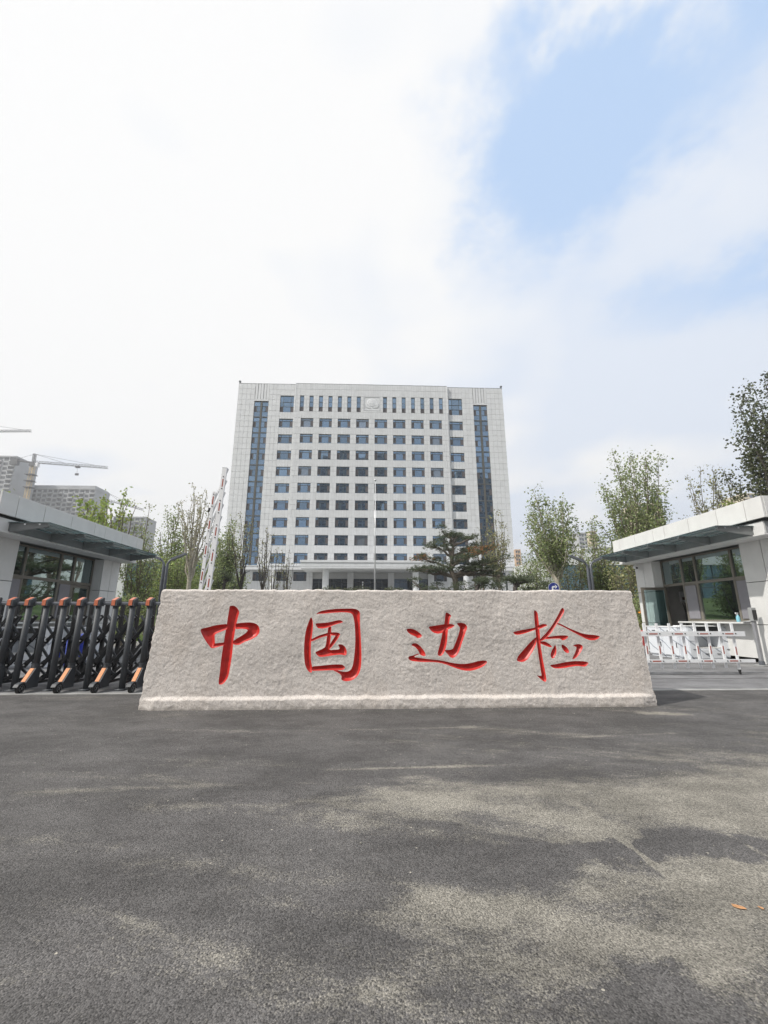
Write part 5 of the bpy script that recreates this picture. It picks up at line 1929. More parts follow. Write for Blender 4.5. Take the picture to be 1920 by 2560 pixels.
# ================================================================ fence barriers
def barrier(label, loc_, raised, sgn):
    """boom along +X (local) from its pivot; fence pickets hang between the two bars"""
    root = thing('fence_barrier', label, 'barrier', loc_, group='fence barriers of the two lanes')
    Lm = 3.58
    cab = MB().bevbox(-0.20, 0.20, -0.30, 0.12, 0, 1.02, 0.02).build('cabinet', mat('barrier_cabinet', (0.55, 0.10, 0.06), 0.4) if 'cab' not in M_ else M_['cab'], root)
    M_.setdefault('cab', bpy.data.materials['barrier_cabinet'])
    MB().tube([(0, 0.12, 0.82), (0, 0.19, 0.82)], 0.07, 16).build('hub', M_['chrome'], cab)
    if not raised:
        d1 = Vector((1, 0, 0))
        o2 = Vector((0.0, 0, -0.545))
        pk = Vector((0, 0, 1))
        off = -0.545
    else:
        d1 = Vector((0.042, 0, 1)).normalized()
        o2 = Vector((-0.165, 0, -0.10))
        pk = Vector((0.33, 0, 1)).normalized()
    base = Vector((0, 0.22, 0.82))
    n1 = Vector((0, 1, 0)).cross(d1)
    m = MB().beam(base + d1 * 0.05, base + d1 * Lm, 0.05, 0.098, up=n1)
    main = m.build('boom', M_['white'], root)
    e = MB().beam(base + d1 * Lm, base + d1 * (Lm + 0.012), 0.052, 0.10, up=n1)
    e.build('end_cap', M_['soffit'], main)
    b2 = base + o2
    m = MB().beam(b2 + d1 * 0.25, b2 + d1 * (Lm + 0.12 if not raised else Lm - 0.45), 0.035, 0.062, up=n1)
    low = m.build('lower_bar', M_['white'], root)
    npk = 12
    for k in range(npk):
        t = Lm - 0.21 - 0.2745 * k
        if raised:
            c0 = base + d1 * t
            p0, p1 = c0 - pk * 0.62, c0 + pk * 0.22
            yo = Vector((0, 0.035, 0))
            p0, p1 = p0 + yo, p1 + yo
            if k > 10:
                continue
            if k == 0:
                p0 = c0 - pk * 0.75 + yo
        else:
            c0 = base + d1 * t
            p0, p1 = c0 + Vector((0, 0.045, -0.69)), c0 + Vector((0, 0.045, 0.215))
            if k == 0:
                p0 = c0 + Vector((0, 0.045, -0.72))
        pm_ = MB().beam(p0, p1, 0.022, 0.05, up=(1, 0, 0) if not raised else (0, 1, 0)).build('picket', M_['white'], root)
        dv = (p1 - p0).normalized()
        q = p0 + (p1 - p0) * 0.40
        fy = Vector((0, -0.0125, 0))
        MB().beam(q - dv * 0.08 + fy, q + dv * 0.08 + fy, 0.003, 0.020, up=(1, 0, 0)).build('reflector', M_['red'], pm_)
        bt = MB()
        bt.tube([c0 + Vector((0, -0.033, 0.005)), c0 + Vector((0, -0.026, 0.005))], 0.013, 8)
        if not raised:
            cc = c0 + o2
            bt.tube([cc + Vector((0, -0.026, 0)), cc + Vector((0, -0.018, 0))], 0.012, 8)
        else:
            cc = b2 + d1 * (t - 0.30)
            bt.tube([cc + Vector((0, -0.026, 0)), cc + Vector((0, -0.018, 0))], 0.012, 8)
        bt.build('bolt', M_['black'], pm_)
        if k % 2 == 0:
            q = base + d1 * (t - 0.137) + Vector((0, -0.0265, 0))
            MB().beam(q - d1 * 0.09, q + d1 * 0.09, 0.003, 0.023, up=n1).build('reflector', M_['red'], main)
        if k % 2 == 1 or raised:
            tt = t + (0.137 if not raised else -0.44)
            if tt > 0.3 and (not raised or k % 2 == 0):
                q = b2 + d1 * tt + Vector((0, -0.019, 0))
                MB().beam(q - d1 * 0.09, q + d1 * 0.09, 0.003, 0.023, up=n1).build('reflector', M_['red'], low)
    ft = Vector((0, 0, 0))
    if not raised:
        c0 = base + d1 * (Lm - 0.21) + Vector((0.0, 0.045, -0.72))
        MB().tube([c0, c0 + Vector((0.0, 0, -0.05)), c0 + Vector((0.008, 0, -0.10))], [0.03, 0.024, 0.018], 10).build('foot', M_['rubber'], root)
    else:
        c0 = base + d1 * (Lm - 0.21) - pk * 0.75
        MB().tube([c0, c0 - pk * 0.09], [0.03, 0.018], 10).build('foot', M_['rubber'], root)
    return root


barrier('lowered white fence barrier with red reflectors in front of the open booth', (4.43, 8.93, 0.004), False, 1)
barrier('raised white fence barrier with red reflectors standing up behind the stone', (-3.36, 8.98, 0.004), True, -1)

# ================================================================ lamps, sign, flagpole
def street_lamp(x, y, scale, label):
    z = ground_z(y) + 0.01
    root = thing('street_lamp', label, 'street lamp', (x, y, z), 0, 'two-armed courtyard lamps')
    k = scale
    MB().bevbox(-0.16 * k, 0.16 * k, -0.16 * k, 0.16 * k, 0, 0.05 * k, 0.01).build('base_plate', M_['lamp'], root)
    for s in (-1, 1):
        pts = [(s * 0.075 * k, 0, 0.05 * k), (s * 0.075 * k, 0, 3.40 * k), (s * 0.09 * k, 0, 3.55 * k), (s * 0.18 * k, 0, 3.68 * k), (s * 0.30 * k, 0, 3.75 * k)]
        MB().tube(pts, [0.062 * k, 0.062 * k, 0.05 * k, 0.045 * k, 0.04 * k], 10).build('pole', M_['lamp'], root, True)
        hd = MB().prism([(s * 0.24 * k, 3.67 * k), (s * 0.24 * k, 3.79 * k), (s * 0.82 * k, 4.02 * k), (s * 0.88 * k, 4.01 * k), (s * 0.88 * k, 3.95 * k)], 'y', -0.09 * k, 0.09 * k)
        hd.build('lamp_head', M_['lamp'], root)
    MB().box(-0.03 * k, 0.03 * k, -0.03 * k, 0.03 * k, 0.05 * k, 3.40 * k).build('core_post', M_['dark'], root)
    return root


street_lamp(-9.16, 19.8, 1.0, 'grey two-armed lamp rising beside the shaded booth')
street_lamp(10.42, 19.8, 1.0, 'grey two-armed lamp rising beside the open booth')
street_lamp(-15.75, 55, 0.98, 'small distant two-armed lamp among the bare saplings')
street_lamp(17.9, 55, 0.95, 'distant two-armed lamp half hidden beside the pine')

sg = thing('turn_sign', 'round blue traffic sign with white right-turn arrow', 'traffic sign', (10.03, 23, ground_z(23) + 0.01))
MB().tube([(0, 0.03, 0), (0, 0.03, 2.75)], 0.035, 10).build('pole', M_['chrome'], sg)
dsk = MB().tube([(0, 0.0, 2.70), (0, -0.02, 2.70)], 0.30, 36).build('disc', mat('sign_blue', (0.022, 0.035, 0.22), 0.4, var=0.03), sg)
rim = MB()
for k in range(36):
    t, t2 = 2 * math.pi * k / 36, 2 * math.pi * (k + 1) / 36
    P = lambda r_, a: (r_ * math.cos(a), -0.0215, 2.70 + r_ * math.sin(a))
    rim.add([P(0.285, t), P(0.30, t), P(0.30, t2), P(0.285, t2)], [(0, 1, 2, 3)])
rim.build('border', M_['white'], dsk)
arw = MB()
for poly in ([(-0.11, -0.2), (-0.03, -0.2), (-0.03, 0.0), (-0.11, 0.0)], [(-0.11, 0.0), (-0.03, 0.0), (0.0, 0.03), (0.0, 0.11), (-0.05, 0.11), (-0.11, 0.06)], [(0.0, 0.03), (0.07, 0.03), (0.07, 0.11), (0.0, 0.11)],
             [(0.07, -0.05), (0.2, 0.07), (0.07, 0.19), (0.095, 0.09), (0.095, 0.05)]):
    arw.add([(u, -0.0225, 2.70 + w) for u, w in poly], [tuple(range(len(poly)))])
arw.build('arrow', M_['white'], dsk)

fp = thing('flagpole', 'tall bare white flagpole in front of the office building', 'flagpole', (0.86, 50, ground_z(50)))
hz = 17.4 - ground_z(50)
MB().tube([(0, 0, 0.3), (0, 0, hz)], [0.095, 0.055], 14).build('pole', mat('pole_steel', (0.62, 0.63, 0.64), 0.35, metal=0.3), fp, True)
MB().tube([(0, 0, 0), (0, 0, 0.3)], 0.5, 16).build('base', M_['kerb'], fp)
bl = MB()
bl.tube([(0, 0, hz), (0, 0, hz + 0.05), (0, 0, hz + 0.15), (0, 0, hz + 0.25), (0, 0, hz + 0.3)], [0.06, 0.13, 0.17, 0.13, 0.03], 14)
bl.build('finial', M_['chrome'], fp, True)

# ================================================================ small things round the gate
wp = thing('timber_post', 'reddish brown timber post with a cap near the shaded booth', 'post', (-10.55, 17.4, 0.0))
MB().bevbox(-0.10, 0.10, -0.10, 0.10, 0, 2.0, 0.01).build('shaft', mat('red_timber', (0.14, 0.035, 0.022), 0.7, var=0.2, scale=10), wp)
MB().bevbox(-0.15, 0.15, -0.15, 0.15, 2.0, 2.14, 0.01).build('cap', mat('brown_timber', (0.09, 0.055, 0.035), 0.7), wp)

sk = MB()
rs_ = random.Random(8)
for j in range(7):
    for i in range(10):
        t = 2 * math.pi * i / 10
        zz_ = j / 6
        r_ = 0.24 * (1 - 0.75 * zz_ ** 2) * (1 + 0.12 * rs_.uniform(-1, 1))
        sk.v.append((r_ * math.cos(t), 0.7 * r_ * math.sin(t), 0.62 * zz_))
for j in range(6):
    for i in range(10):
        sk.f.append((j * 10 + i, j * 10 + (i + 1) % 10, (j + 1) * 10 + (i + 1) % 10, (j + 1) * 10 + i))
sk.f.append(tuple(range(60, 70)))
sk.m = [0] * len(sk.f)
so = sk.build('white_sack', mat('woven_sack', (0.72, 0.72, 0.72), 0.8, bump=0.2), None, True)
so.location = (-10.35, 19.6, 0.005)
tag(so, 'slumped white sack by the lawn kerb behind the gate', 'sack')


def scooter():
    r_ = thing('electric_scooter', 'dark electric scooter with blue side panels parked behind the gate', 'scooter', (-6.05, 9.35, 0.004), R(-38))
    for xx in (-0.52, 0.52):
        w_ = MB().tube([(xx, -0.05, 0.2), (xx, -0.03, 0.2), (xx, 0.03, 0.2), (xx, 0.05, 0.2)], [0.17, 0.2, 0.2, 0.17], 20).build('wheel', M_['rubber'], r_)
        MB().tube([(xx, -0.055, 0.2), (xx, 0.055, 0.2)], 0.10, 14).build('rim', M_['chrome'], w_)
    bd = MB().prism([(-0.62, 0.42), (-0.50, 0.62), (0.02, 0.60), (0.08, 0.30), (0.40, 0.26), (0.42, 0.22), (-0.30, 0.20)], 'y', -0.12, 0.12)
    bd.build('body', M_['black'], r_)
    pn = MB().prism([(-0.58, 0.42), (-0.46, 0.56), (-0.1, 0.55), (-0.02, 0.38), (-0.30, 0.30)], 'y', -0.135, 0.135)
    bm_ = mat('blue_gloss', (0.015, 0.045, 0.42), 0.2, coat=0.5)
    pn.build('side_panel', bm_, r_)
    MB().prism([(0.40, 0.24), (0.44, 0.24), (0.40, 0.80), (0.33, 0.84)], 'y', -0.18, 0.18).build('leg_shield', bm_, r_)
    MB().bevbox(-0.52, 0.06, -0.13, 0.13, 0.62, 0.70, 0.03).build('seat', M_['black'], r_)
    MB().tube([(0.50, 0, 0.25), (0.40, 0, 0.85), (0.36, 0, 0.98)], 0.025, 8).tube([(0.36, -0.28, 1.0), (0.38, 0, 0.98), (0.36, 0.28, 1.0)], 0.016, 8).build('handlebar', M_['dark'], r_)
    MB().tube([(0.37, -0.03, 0.87), (0.44, -0.03, 0.87)], [0.07, 0.06], 12).build('headlight', M_['chrome'], r_)
    return r_


scooter()

# ================================================================ low wings beside the office block
def low_wing(label, x0, x1, y, ztop, zband, glass_x0, glass_x1):
    zb = ground_z(y) - 0.3
    r_ = thing('low_wing', label, 'building', ((x0 + x1) / 2, y, zb))
    ox, oz = (x0 + x1) / 2, zb
    MB().box(x0 - ox, x1 - ox, 0.0, 14, zband - oz, ztop - oz).build('parapet', M_['facade'], r_)
    w = MB()
    if glass_x0 - x0 > 0.05:
        w.box(x0 - ox, glass_x0 - ox, 0.05, 14, 0, zband - oz)
    if x1 - glass_x1 > 0.05:
        w.box(glass_x1 - ox, x1 - ox, 0.05, 14, 0, zband - oz)
    w.box(x0 - ox + 0.3, x1 - ox - 0.3, 0.9, 13.8, 0, zband - oz)
    w.build('wall', M_['facade'], r_)
    n = max(2, int((glass_x1 - glass_x0) / 1.9))
    rows = [0.3, (zband - oz) * 0.36, (zband - oz) * 0.66, zband - oz]
    fr = MB()
    for i in range(n + 1):
        xx = glass_x0 - ox + (glass_x1 - glass_x0) * i / n
        fr.box(xx - 0.04, xx + 0.04, 0.25, 0.42, 0.0, zband - oz)
    for z in rows[:-1]:
        fr.box(glass_x0 - ox, glass_x1 - ox, 0.26, 0.41, z - 0.05, z + 0.05)
    win = fr.build('window', M_['frame'], r_)
    for i in range(n):
        for j in range(3):
            xa = glass_x0 - ox + (glass_x1 - glass_x0) * i / n + 0.045
            xb = glass_x0 - ox + (glass_x1 - glass_x0) * (i + 1) / n - 0.045
            pz = MB().box(xa, xb, 0.33, 0.36, rows[j] + 0.055, rows[j + 1] - 0.055).build('pane', M_['glass_teal'], win)
    return r_


low_wing('low white wing with teal curtain wall behind the lamp post', -33.9, -21.0, 60, 9.85, 8.6, -33.0, -21.4)
low_wing('low white wing with teal glazing behind the trees by the open booth', 25.5, 43, 60, 9.7, 8.5, 26.5, 42.5)
# sloping white roof of the hall beside the block
hl = thing('side_hall', 'white hall with a sloping roof edge beside the office block', 'hall', (40, 84, ground_z(84)))
MB().prism([(-9.3, 0), (-9.3, 5.6), (-2.0, 8.2), (6.0, 9.6), (12, 9.8), (12, 0)], 'y', 0, 20).build('roof_wall', M_['facade'], hl)
MB().prism([(-9.5, 5.55), (-9.5, 5.85), (-2.0, 8.5), (6.0, 9.9), (12.1, 10.1), (12.1, 9.8), (6.0, 9.6), (-2.0, 8.2)], 'y', -0.25, 20.1).build('roof_edge', M_['white'], hl)
lw = thing('side_hall', 'white flat-roofed link at the near end of the office block', 'hall', (-36, 84, ground_z(84)))
MB().box(-6, 5.9, 0, 16, 0, 4.4).build('wall', M_['facade'], lw)
MB().box(-6.2, 5.95, -0.3, 16.2, 4.4, 5.0).build('roof_edge', M_['white'], lw)

# ================================================================ far buildings
M_['far_grey'] = mat('raw_concrete', (0.36, 0.37, 0.38), 0.9, var=0.12, scale=0.15)
M_['far_dark'] = mat('open_bay', (0.12, 0.125, 0.135), 0.9)
M_['far_cream'] = mat('cream_render', (0.58, 0.51, 0.38), 0.85, var=0.08, scale=0.1)
M_['far_win'] = glass_facade('far_glass', (0.16, 0.19, 0.22), (0.06, 0.065, 0.075), 0.5)
M_['far_orange'] = mat('tan_render', (0.55, 0.38, 0.25), 0.85)


def tower(name, label, p_tl, p_br, Y, depth, wallm, nx, fh, rz=0, balcony=True, crown=False, winm=None):
    """tower block spanning two photo corners at depth Y"""
    a, b = at(*p_tl, Y), at(*p_br, Y)
    w, top = abs(b.x - a.x), a.z
    zb = ground_z(Y)
    H = top - zb
    r_ = thing(name, label, 'building', ((a.x + b.x) / 2, Y, zb), rz)
    MB().box(-w / 2, w / 2, 0.3, depth, 0, H).build('wall', wallm, r_)
    nfl = int(H / fh)
    zlow = max(0, nfl - 14)
    cw = w / nx
    wm = MB().box(-cw * 0.32, cw * 0.32, 0.18, 0.32, 0, fh * 0.55).mesh('window', winm or M_['far_win'])
    sm = MB().box(-cw * 0.46, cw * 0.46, -0.7, 0.25, 0, fh * 0.30).mesh('balcony', wallm)
    for f in range(zlow, nfl):
        for i in range(nx):
            x_ = -w / 2 + cw * (i + 0.5)
            z_ = H - (nfl - f) * fh + fh * 0.3
            link('window', wm, r_, (x_, 0, z_))
            if balcony and i % 2 == 0:
                link('balcony', sm, r_, (x_, 0, z_ - fh * 0.3))
    # pilasters stand proud between the bays
    pl = MB()
    for i in range(0, nx + 1, 2):
        pl.box(-w / 2 + cw * i - 0.25, -w / 2 + cw * i + 0.25, -0.25, 0.3, 0, H + (1.2 if crown else 0.3))
    pl.build('pilaster', wallm, r_)
    rf = MB().box(-w / 2 - 0.2, w / 2 + 0.2, -0.3, depth, H, H + 0.8)
    if crown:
        rf.box(-w / 2 + 1, w / 2 - 1, 1, depth, H + 0.8, H + 3.0)
    rf.build('roof', wallm, r_)
    return r_


tower('unfinished_tower', 'grey unfinished tower with stacked balconies behind the crane', (-40, 1142), (26, 1215), 260, 18, M_['far_grey'], 5, 3.0, winm=M_['far_dark'])
tower('unfinished_block', 'long grey unfinished apartment block with open bays below the crane', (40, 1222), (226, 1300), 280, 16, M_['far_grey'], 15, 3.1, winm=M_['far_dark'], crown=True)
tower('unfinished_block', 'lower grey unfinished block behind the bright green saplings', (285, 1294), (356, 1350), 300, 16, M_['far_grey'], 6, 3.1, winm=M_['far_dark'])
tower('apartment_tower', 'cream apartment tower with grey balconies behind the tall leafy tree', (1594, 1260), (1664, 1330), 280, 18, M_['far_cream'], 6, 3.0)
tower('apartment_tower', 'grey-blue apartment tower seen between the two plane trees', (1446, 1334), (1474, 1400), 300, 16, M_['far_grey'], 3, 3.0)
tower('apartment_tower', 'narrow tan apartment tower beside the grey-blue one', (1474, 1330), (1500, 1400), 310, 16, M_['far_cream'], 3, 3.0)
tower('apartment_tower', 'cream apartment slab behind the big tree over the booth roof', (1858, 1236), (1990, 1300), 260, 18, M_['far_cream'], 9, 3.0)
tower('apartment_tower', 'small orange-tan tower just past the office block corner', (1288, 1376), (1303, 1410), 330, 14, M_['far_orange'], 2, 3.0)
tower('apartment_tower', 'small grey tower just past the office block corner', (1270, 1383), (1288, 1410), 335, 14, M_['far_grey'], 2, 3.0)


# ================================================================ tower cranes
M_['crane_y'] = mat('crane_yellow', (0.60, 0.44, 0.20), 0.6)
M_['crane_g'] = mat('crane_grey', (0.07, 0.072, 0.075), 0.6)


def truss(b, p, q, w, n, t, tri=False):
    p, q = Vector(p), Vector(q)
    d = (q - p).normalized()
    up = Vector((0, 0, 1)) if abs(d.z) < 0.8 else Vector((0, 1, 0))
    s = d.cross(up).normalized()
    u = s.cross(d)
    cs = [s * (-w / 2), s * (w / 2), u * w * 0.9] if tri else [s * (-w / 2) - u * w / 2, s * (w / 2) - u * w / 2, s * (w / 2) + u * w / 2, s * (-w / 2) + u * w / 2]
    k = len(cs)
    for c in cs:
        b.beam(p + c, q + c, t, t)
    for i in range(n):
        a0, a1 = p + (q - p) * (i / n), p + (q - p) * ((i + 1) / n)
        for j in range(k):
            c0, c1 = cs[j], cs[(j + 1) % k]
            if i % 2:
                c0, c1 = c1, c0
            b.beam(a0 + c0, a1 + c1, t * 0.6, t * 0.6)
            b.beam(a1 + c0, a1 + c1, t * 0.6, t * 0.6)


def crane(label, Y, mast_px, top_y, jib_y, jib_end, cj_end, full=True):
    base = at(mast_px, jib_y, Y)
    tip = at(*jib_end, Y)
    cj = at(*cj_end, Y)
    apex = at(mast_px + 3, top_y, Y)
    zb = ground_z(Y)
    r_ = thing('tower_crane', label, 'crane', (base.x, Y, zb), group='tower cranes over the building site')
    O = Vector((base.x, Y, zb))
    b = MB()
    truss(b, (0, 0, 0), base - O - Vector((0, 0, 1.5)), 1.8, 36, 0.15)
    b.build('mast', M_['crane_y'], r_)
    b = MB()
    truss(b, base - O, tip - O, 1.5, 26, 0.15, True)
    b.build('jib', M_['crane_g'], r_)
    b = MB()
    b.beam(base - O, cj - O, 1.4, 0.8)
    b.box(cj.x - O.x - 1.0, cj.x - O.x + 3.2, -1, 1, cj.z - O.z - 3.2, cj.z - O.z + 0.6)
    b.build('counter_jib', M_['crane_g'], r_)
    b = MB()
    truss(b, base - O, apex - O, 1.2, 6, 0.18)
    b.box(-1.6, 1.6, -1.4, 1.4, base.z - zb - 2.2, base.z - zb - 0.4)
    b.build('tower_head', M_['crane_g'], r_)
    b = MB()
    for t in (0.42, 0.86):
        b.tube([apex - O, base - O + (tip - base) * t + Vector((0, 0, 1.3))], 0.09, 4)
    b.tube([apex - O, cj - O], 0.09, 4)
    b.build('tie_rope', M_['crane_g'], r_)
    cabm_ = MB().box(1.3, 3.2, -1, 1, base.z - zb - 2.6, base.z - zb - 0.3).build('cab', M_['white'], r_)
    if full:
        tx = base + (tip - base) * 0.60
        hk = at(192, 1185, Y)
        b = MB().box(tx.x - O.x - 1.2, tx.x - O.x + 1.2, -0.8, 0.8, tx.z - zb - 1.0, tx.z - zb - 0.2)
        b.tube([tx - O, (hk.x - O.x, 0, hk.z - zb)], 0.07, 4)
        b.box(hk.x - O.x - 0.9, hk.x - O.x + 0.9, -0.4, 0.4, hk.z - zb - 0.8, hk.z - zb + 0.4)
        b.build('hook_block', M_['crane_g'], r_)
        pf = MB()
        for k_, zz_ in enumerate((1203, 1213, 1223)):
            q = at(82, zz_ - 28, Y)
            pf.box(-2.6 + 0.3 * k_, 2.6 - 0.2 * k_, -2, 2, base.z - zb - 8 - 4 * k_, base.z - zb - 7.6 - 4 * k_)
        pf.build('platform', M_['crane_g'], r_)
    return r_


crane('yellow and grey tower crane with long jib above the unfinished block', 255, 84, 1135, 1157, (268, 1171), (34, 1150))
crane('tower crane whose jib end alone enters the picture high up', 270, -60, 1058, 1080, (77, 1079), (-110, 1085), False)
crane('faint distant tower crane behind the bright green saplings', 330, 268, 1233, 1252, (357, 1276), (240, 1244), False)

# ================================================================ trees
def limb_path(p0, d0, length, rnd, n=6, bend=0.25, lift=0.1):
    pts = [Vector(p0)]
    d = Vector(d0).normalized()
    for i in range(n):
        d = (d + Vector((rnd.gauss(0, bend), rnd.gauss(0, bend), rnd.gauss(0, bend * 0.5) + lift)) * (1.0 / n * 2)).normalized()
        pts.append(pts[-1] + d * (length / n))
    return pts


def leaf_quads(b, c, size, rnd, n, spread, droop=0.0, mi=0):
    for _ in range(n):
        p = c + Vector((rnd.gauss(0, spread), rnd.gauss(0, spread), rnd.gauss(0, spread)))
        a = Vector((rnd.uniform(-1, 1), rnd.uniform(-1, 1), rnd.uniform(-1, 0.6) - droop)).normalized()
        q = a.cross(Vector((rnd.uniform(-1, 1), rnd.uniform(-1, 1), rnd.uniform(-1, 1)))).normalized()
        s = size * rnd.uniform(0.6, 1.25)
        o_ = len(b.v)
        b.v += [tuple(p), tuple(p + a * s * 0.5 + q * s * 0.36), tuple(p + a * s), tuple(p + a * s * 0.5 - q * s * 0.36)]
        b.f.append((o_, o_ + 1, o_ + 2, o_ + 3))
        b.m.append(mi)


def tree(name, label, base, H, trunk_h, spread, seed, leafm, barkm, trunk_r, n_limb=7, n_twig=9, leaf=0.16, per=9, lean=(0, 0), upright=0.55, start=0.25, spray=0.16, group=None, cat='tree', low=0.7):
    """trunk, ascending limbs, twigs, leaves strung along the twigs"""
    rnd = random.Random(seed)
    r_ = thing(name, label, cat, base, 0, group)
    tb_ = MB()
    lf = MB()
    top = Vector((lean[0], lean[1], trunk_h))
    tp = [Vector((0, 0, -0.1)), Vector((lean[0] * .3 + rnd.gauss(0, .04), lean[1] * .3, trunk_h * .45)), top]
    tb_.tube(tp, [trunk_r * 1.15, trunk_r * 0.95, trunk_r * 0.8], 8)
    for i in range(n_limb):
        az = 2 * math.pi * (i + rnd.random() * 0.7) / n_limb
        hf = rnd.uniform(low, 1.0) if i else 1.0
        out = rnd.uniform(0.45, 1.0) * spread * (1.12 - 0.62 * hf ** 2) * (1.0 if low < 0.6 else 1.35) if i else 0.05 * spread
        hgt = (H - trunk_h) * hf
        tgt = Vector((math.cos(az) * out, math.sin(az) * out, hgt))
        st = tp[1] + (top - tp[1]) * rnd.uniform(0.55, 1.0)
        n = 7
        pts = []
        for k in range(n + 1):
            t = k / n
            hor = t ** (0.55 + upright * 0.2) if upright < 0.5 else t ** 0.8
            p = st + Vector((tgt.x * hor, tgt.y * hor, tgt.z * t ** (1.0 if upright > 0.4 else 0.8)))
            wob = 0.035 * H * 0.3
            p += Vector((rnd.gauss(0, wob), rnd.gauss(0, wob), 0)) * (1 if k else 0) * (0.6)
            p += Vector((lean[0] * 0.8 * t * t * 2, lean[1] * 0.8 * t * t * 2, 0))
            pts.append(p)
        r0 = min(trunk_r * rnd.uniform(0.34, 0.5), 0.055 + 0.012 * rnd.random())
        tb_.tube(pts, [r0 * (1 - 0.88 * k / n) + 0.006 for k in range(n + 1)], 5, cap=False)
        for j in range(n_twig):
            t = start + (1 - start) * (j + rnd.random()) / n_twig
            k = min(int(t * n), n - 1)
            p = pts[k] + (pts[k + 1] - pts[k]) * (t * n - k)
            a2 = rnd.uniform(0, 6.28)
            d = Vector((math.cos(a2), math.sin(a2), upright + rnd.uniform(0.1, 0.9)))
            L_ = (0.34 - 0.2 * t) * spread * rnd.uniform(0.6, 1.3) + 0.25
            tw = limb_path(p, d, L_, rnd, 4, 0.35, 0.25)
            tb_.tube(tw, [0.016 + 0.006 * (1 - t)] * 4 + [0.006], 3, cap=False)
            for q in tw[1:]:
                leaf_quads(lf, q, leaf, rnd, max(1, int(per * rnd.uniform(0.4, 1.3))), spray)
        for k in range(n // 2, n + 1):
            leaf_quads(lf, pts[k], leaf, rnd, int(per * 0.8) + 1, spray)
    tb_.build('trunk', barkm, r_)
    lo = lf.build_raw('crown', leafm, r_)
    return r_


def _build_raw(self, name, m, parent=None):
    me = bpy.data.meshes.new(name)
    me.from_pydata(self.v, [], self.f)
    ms = m if isinstance(m, (list, tuple)) else [m]
    for q in ms:
        me.materials.append(q)
    if len(ms) > 1:
        me.polygons.foreach_set('material_index', self.m)
    me.update()
    return link(name, me, parent)


MB.build_raw = _build_raw


def tree_at(name, label, px, top_py, Y, seed, leafm, barkm, spread_px, **kw):
    """tree standing at depth Y whose tip shows at photo pixel (px, top_py)"""
    top = at(px, top_py, Y)
    zb = ground_z(Y)
    # the foot is straight below the tip
    base = (top.x, Y, zb)
    sp_ = spread_px / FOCAL * Y * 1.2
    H = top.z - zb
    kw.setdefault('trunk_r', 0.012 * H + 0.03)
    kw.setdefault('trunk_h', H * 0.3)
    return tree(name, label, base, H, kw.pop('trunk_h'), sp_, seed, leafm, barkm, kw.pop('trunk_r'), **kw)


LG = 'young trees behind the shaded booth'
tree_at('ginkgo_tree', 'bright green broad-leaved sapling nearest behind the shaded booth roof', 236, 1234, 23, 1, M_['leaf_fresh'], M_['bark'], 38, n_limb=8, n_twig=7, leaf=0.20, per=5, upright=1.0, spray=0.13, group=LG)
tree_at('ginkgo_tree', 'bright green sapling with bare upper whips over the booth roof', 312, 1212, 25, 2, M_['leaf_fresh'], M_['bark'], 36, n_limb=8, n_twig=6, leaf=0.18, per=4, upright=1.2, spray=0.10, group=LG)
tree_at('ginkgo_tree', 'low bright green sapling between two taller ones over the booth roof', 268, 1244, 27, 3, M_['leaf_fresh'], M_['bark'], 40, n_limb=8, n_twig=7, leaf=0.20, per=5, upright=1.0, spray=0.14, group=LG)
tree_at('ginkgo_tree', 'sprig of bright leaves above the near end of the booth roof', 24, 1208, 22, 4, M_['leaf_fresh'], M_['bark'], 22, n_limb=5, n_twig=5, leaf=0.17, per=3, upright=1.0, spray=0.12, group=LG)
tree_at('plane_tree', 'pale green sapling thick with small leaves just past the booth', 372, 1264, 28, 5, M_['leaf_mid'], M_['bark'], 40, n_limb=15, n_twig=9, leaf=0.14, per=6, upright=0.9, spray=0.2, low=0.35, start=0.05, trunk_h=1.2, group=LG)
tree_at('plane_tree', 'full rounded green tree between lamp and raised barrier', 446, 1264, 34, 6, M_['leaf_mid'], M_['bark'], 44, n_limb=17, n_twig=10, leaf=0.16, per=7, upright=0.8, spray=0.26, low=0.35, start=0.1, group=LG)
tree_at('plane_tree', 'pollarded pale-trunked tree with long bare whips by the raised barrier', 500, 1206, 26, 7, M_['leaf_olive'], M_['bark_pale'], 44, n_limb=15, n_twig=6, leaf=0.12, per=3, upright=1.3, spray=0.08, trunk_h=4.1, trunk_r=0.15, group=LG)
tree_at('plane_tree', 'low leafy green tree behind the pollarded trunk', 470, 1372, 32, 8, M_['leaf_fresh'], M_['bark'], 40, n_limb=9, n_twig=9, leaf=0.16, per=9, upright=0.6, spray=0.26, start=0.1, group=LG)
SG = 'saplings in front of the office block'
tree_at('sapling', 'leafy green sapling at the corner of the office block', 578, 1292, 46, 9, M_['leaf_mid'], M_['bark'], 30, n_limb=16, n_twig=9, leaf=0.20, per=9, upright=0.8, spray=0.28, low=0.3, start=0.1, group=SG)
tree_at('sapling', 'dark-stemmed sapling in front of the glazed stair strip', 618, 1276, 42, 10, M_['leaf_olive'], M_['bark_dark'], 34, n_limb=9, n_twig=6, leaf=0.17, per=3, upright=0.9, spray=0.14, group=SG)
tree_at('sapling', 'thin sparse sapling under the second column of office windows', 668, 1308, 42, 11, M_['leaf_olive'], M_['bark_dark'], 28, n_limb=7, n_twig=5, leaf=0.16, per=2, upright=1.0, spray=0.12, group=SG)
tree_at('sapling', 'almost bare low sapling beside the ground floor windows', 690, 1370, 40, 12, M_['leaf_olive'], M_['bark_dark'], 30, n_limb=8, n_twig=5, leaf=0.14, per=2, upright=0.7, spray=0.12, trunk_h=1.0, group=SG)
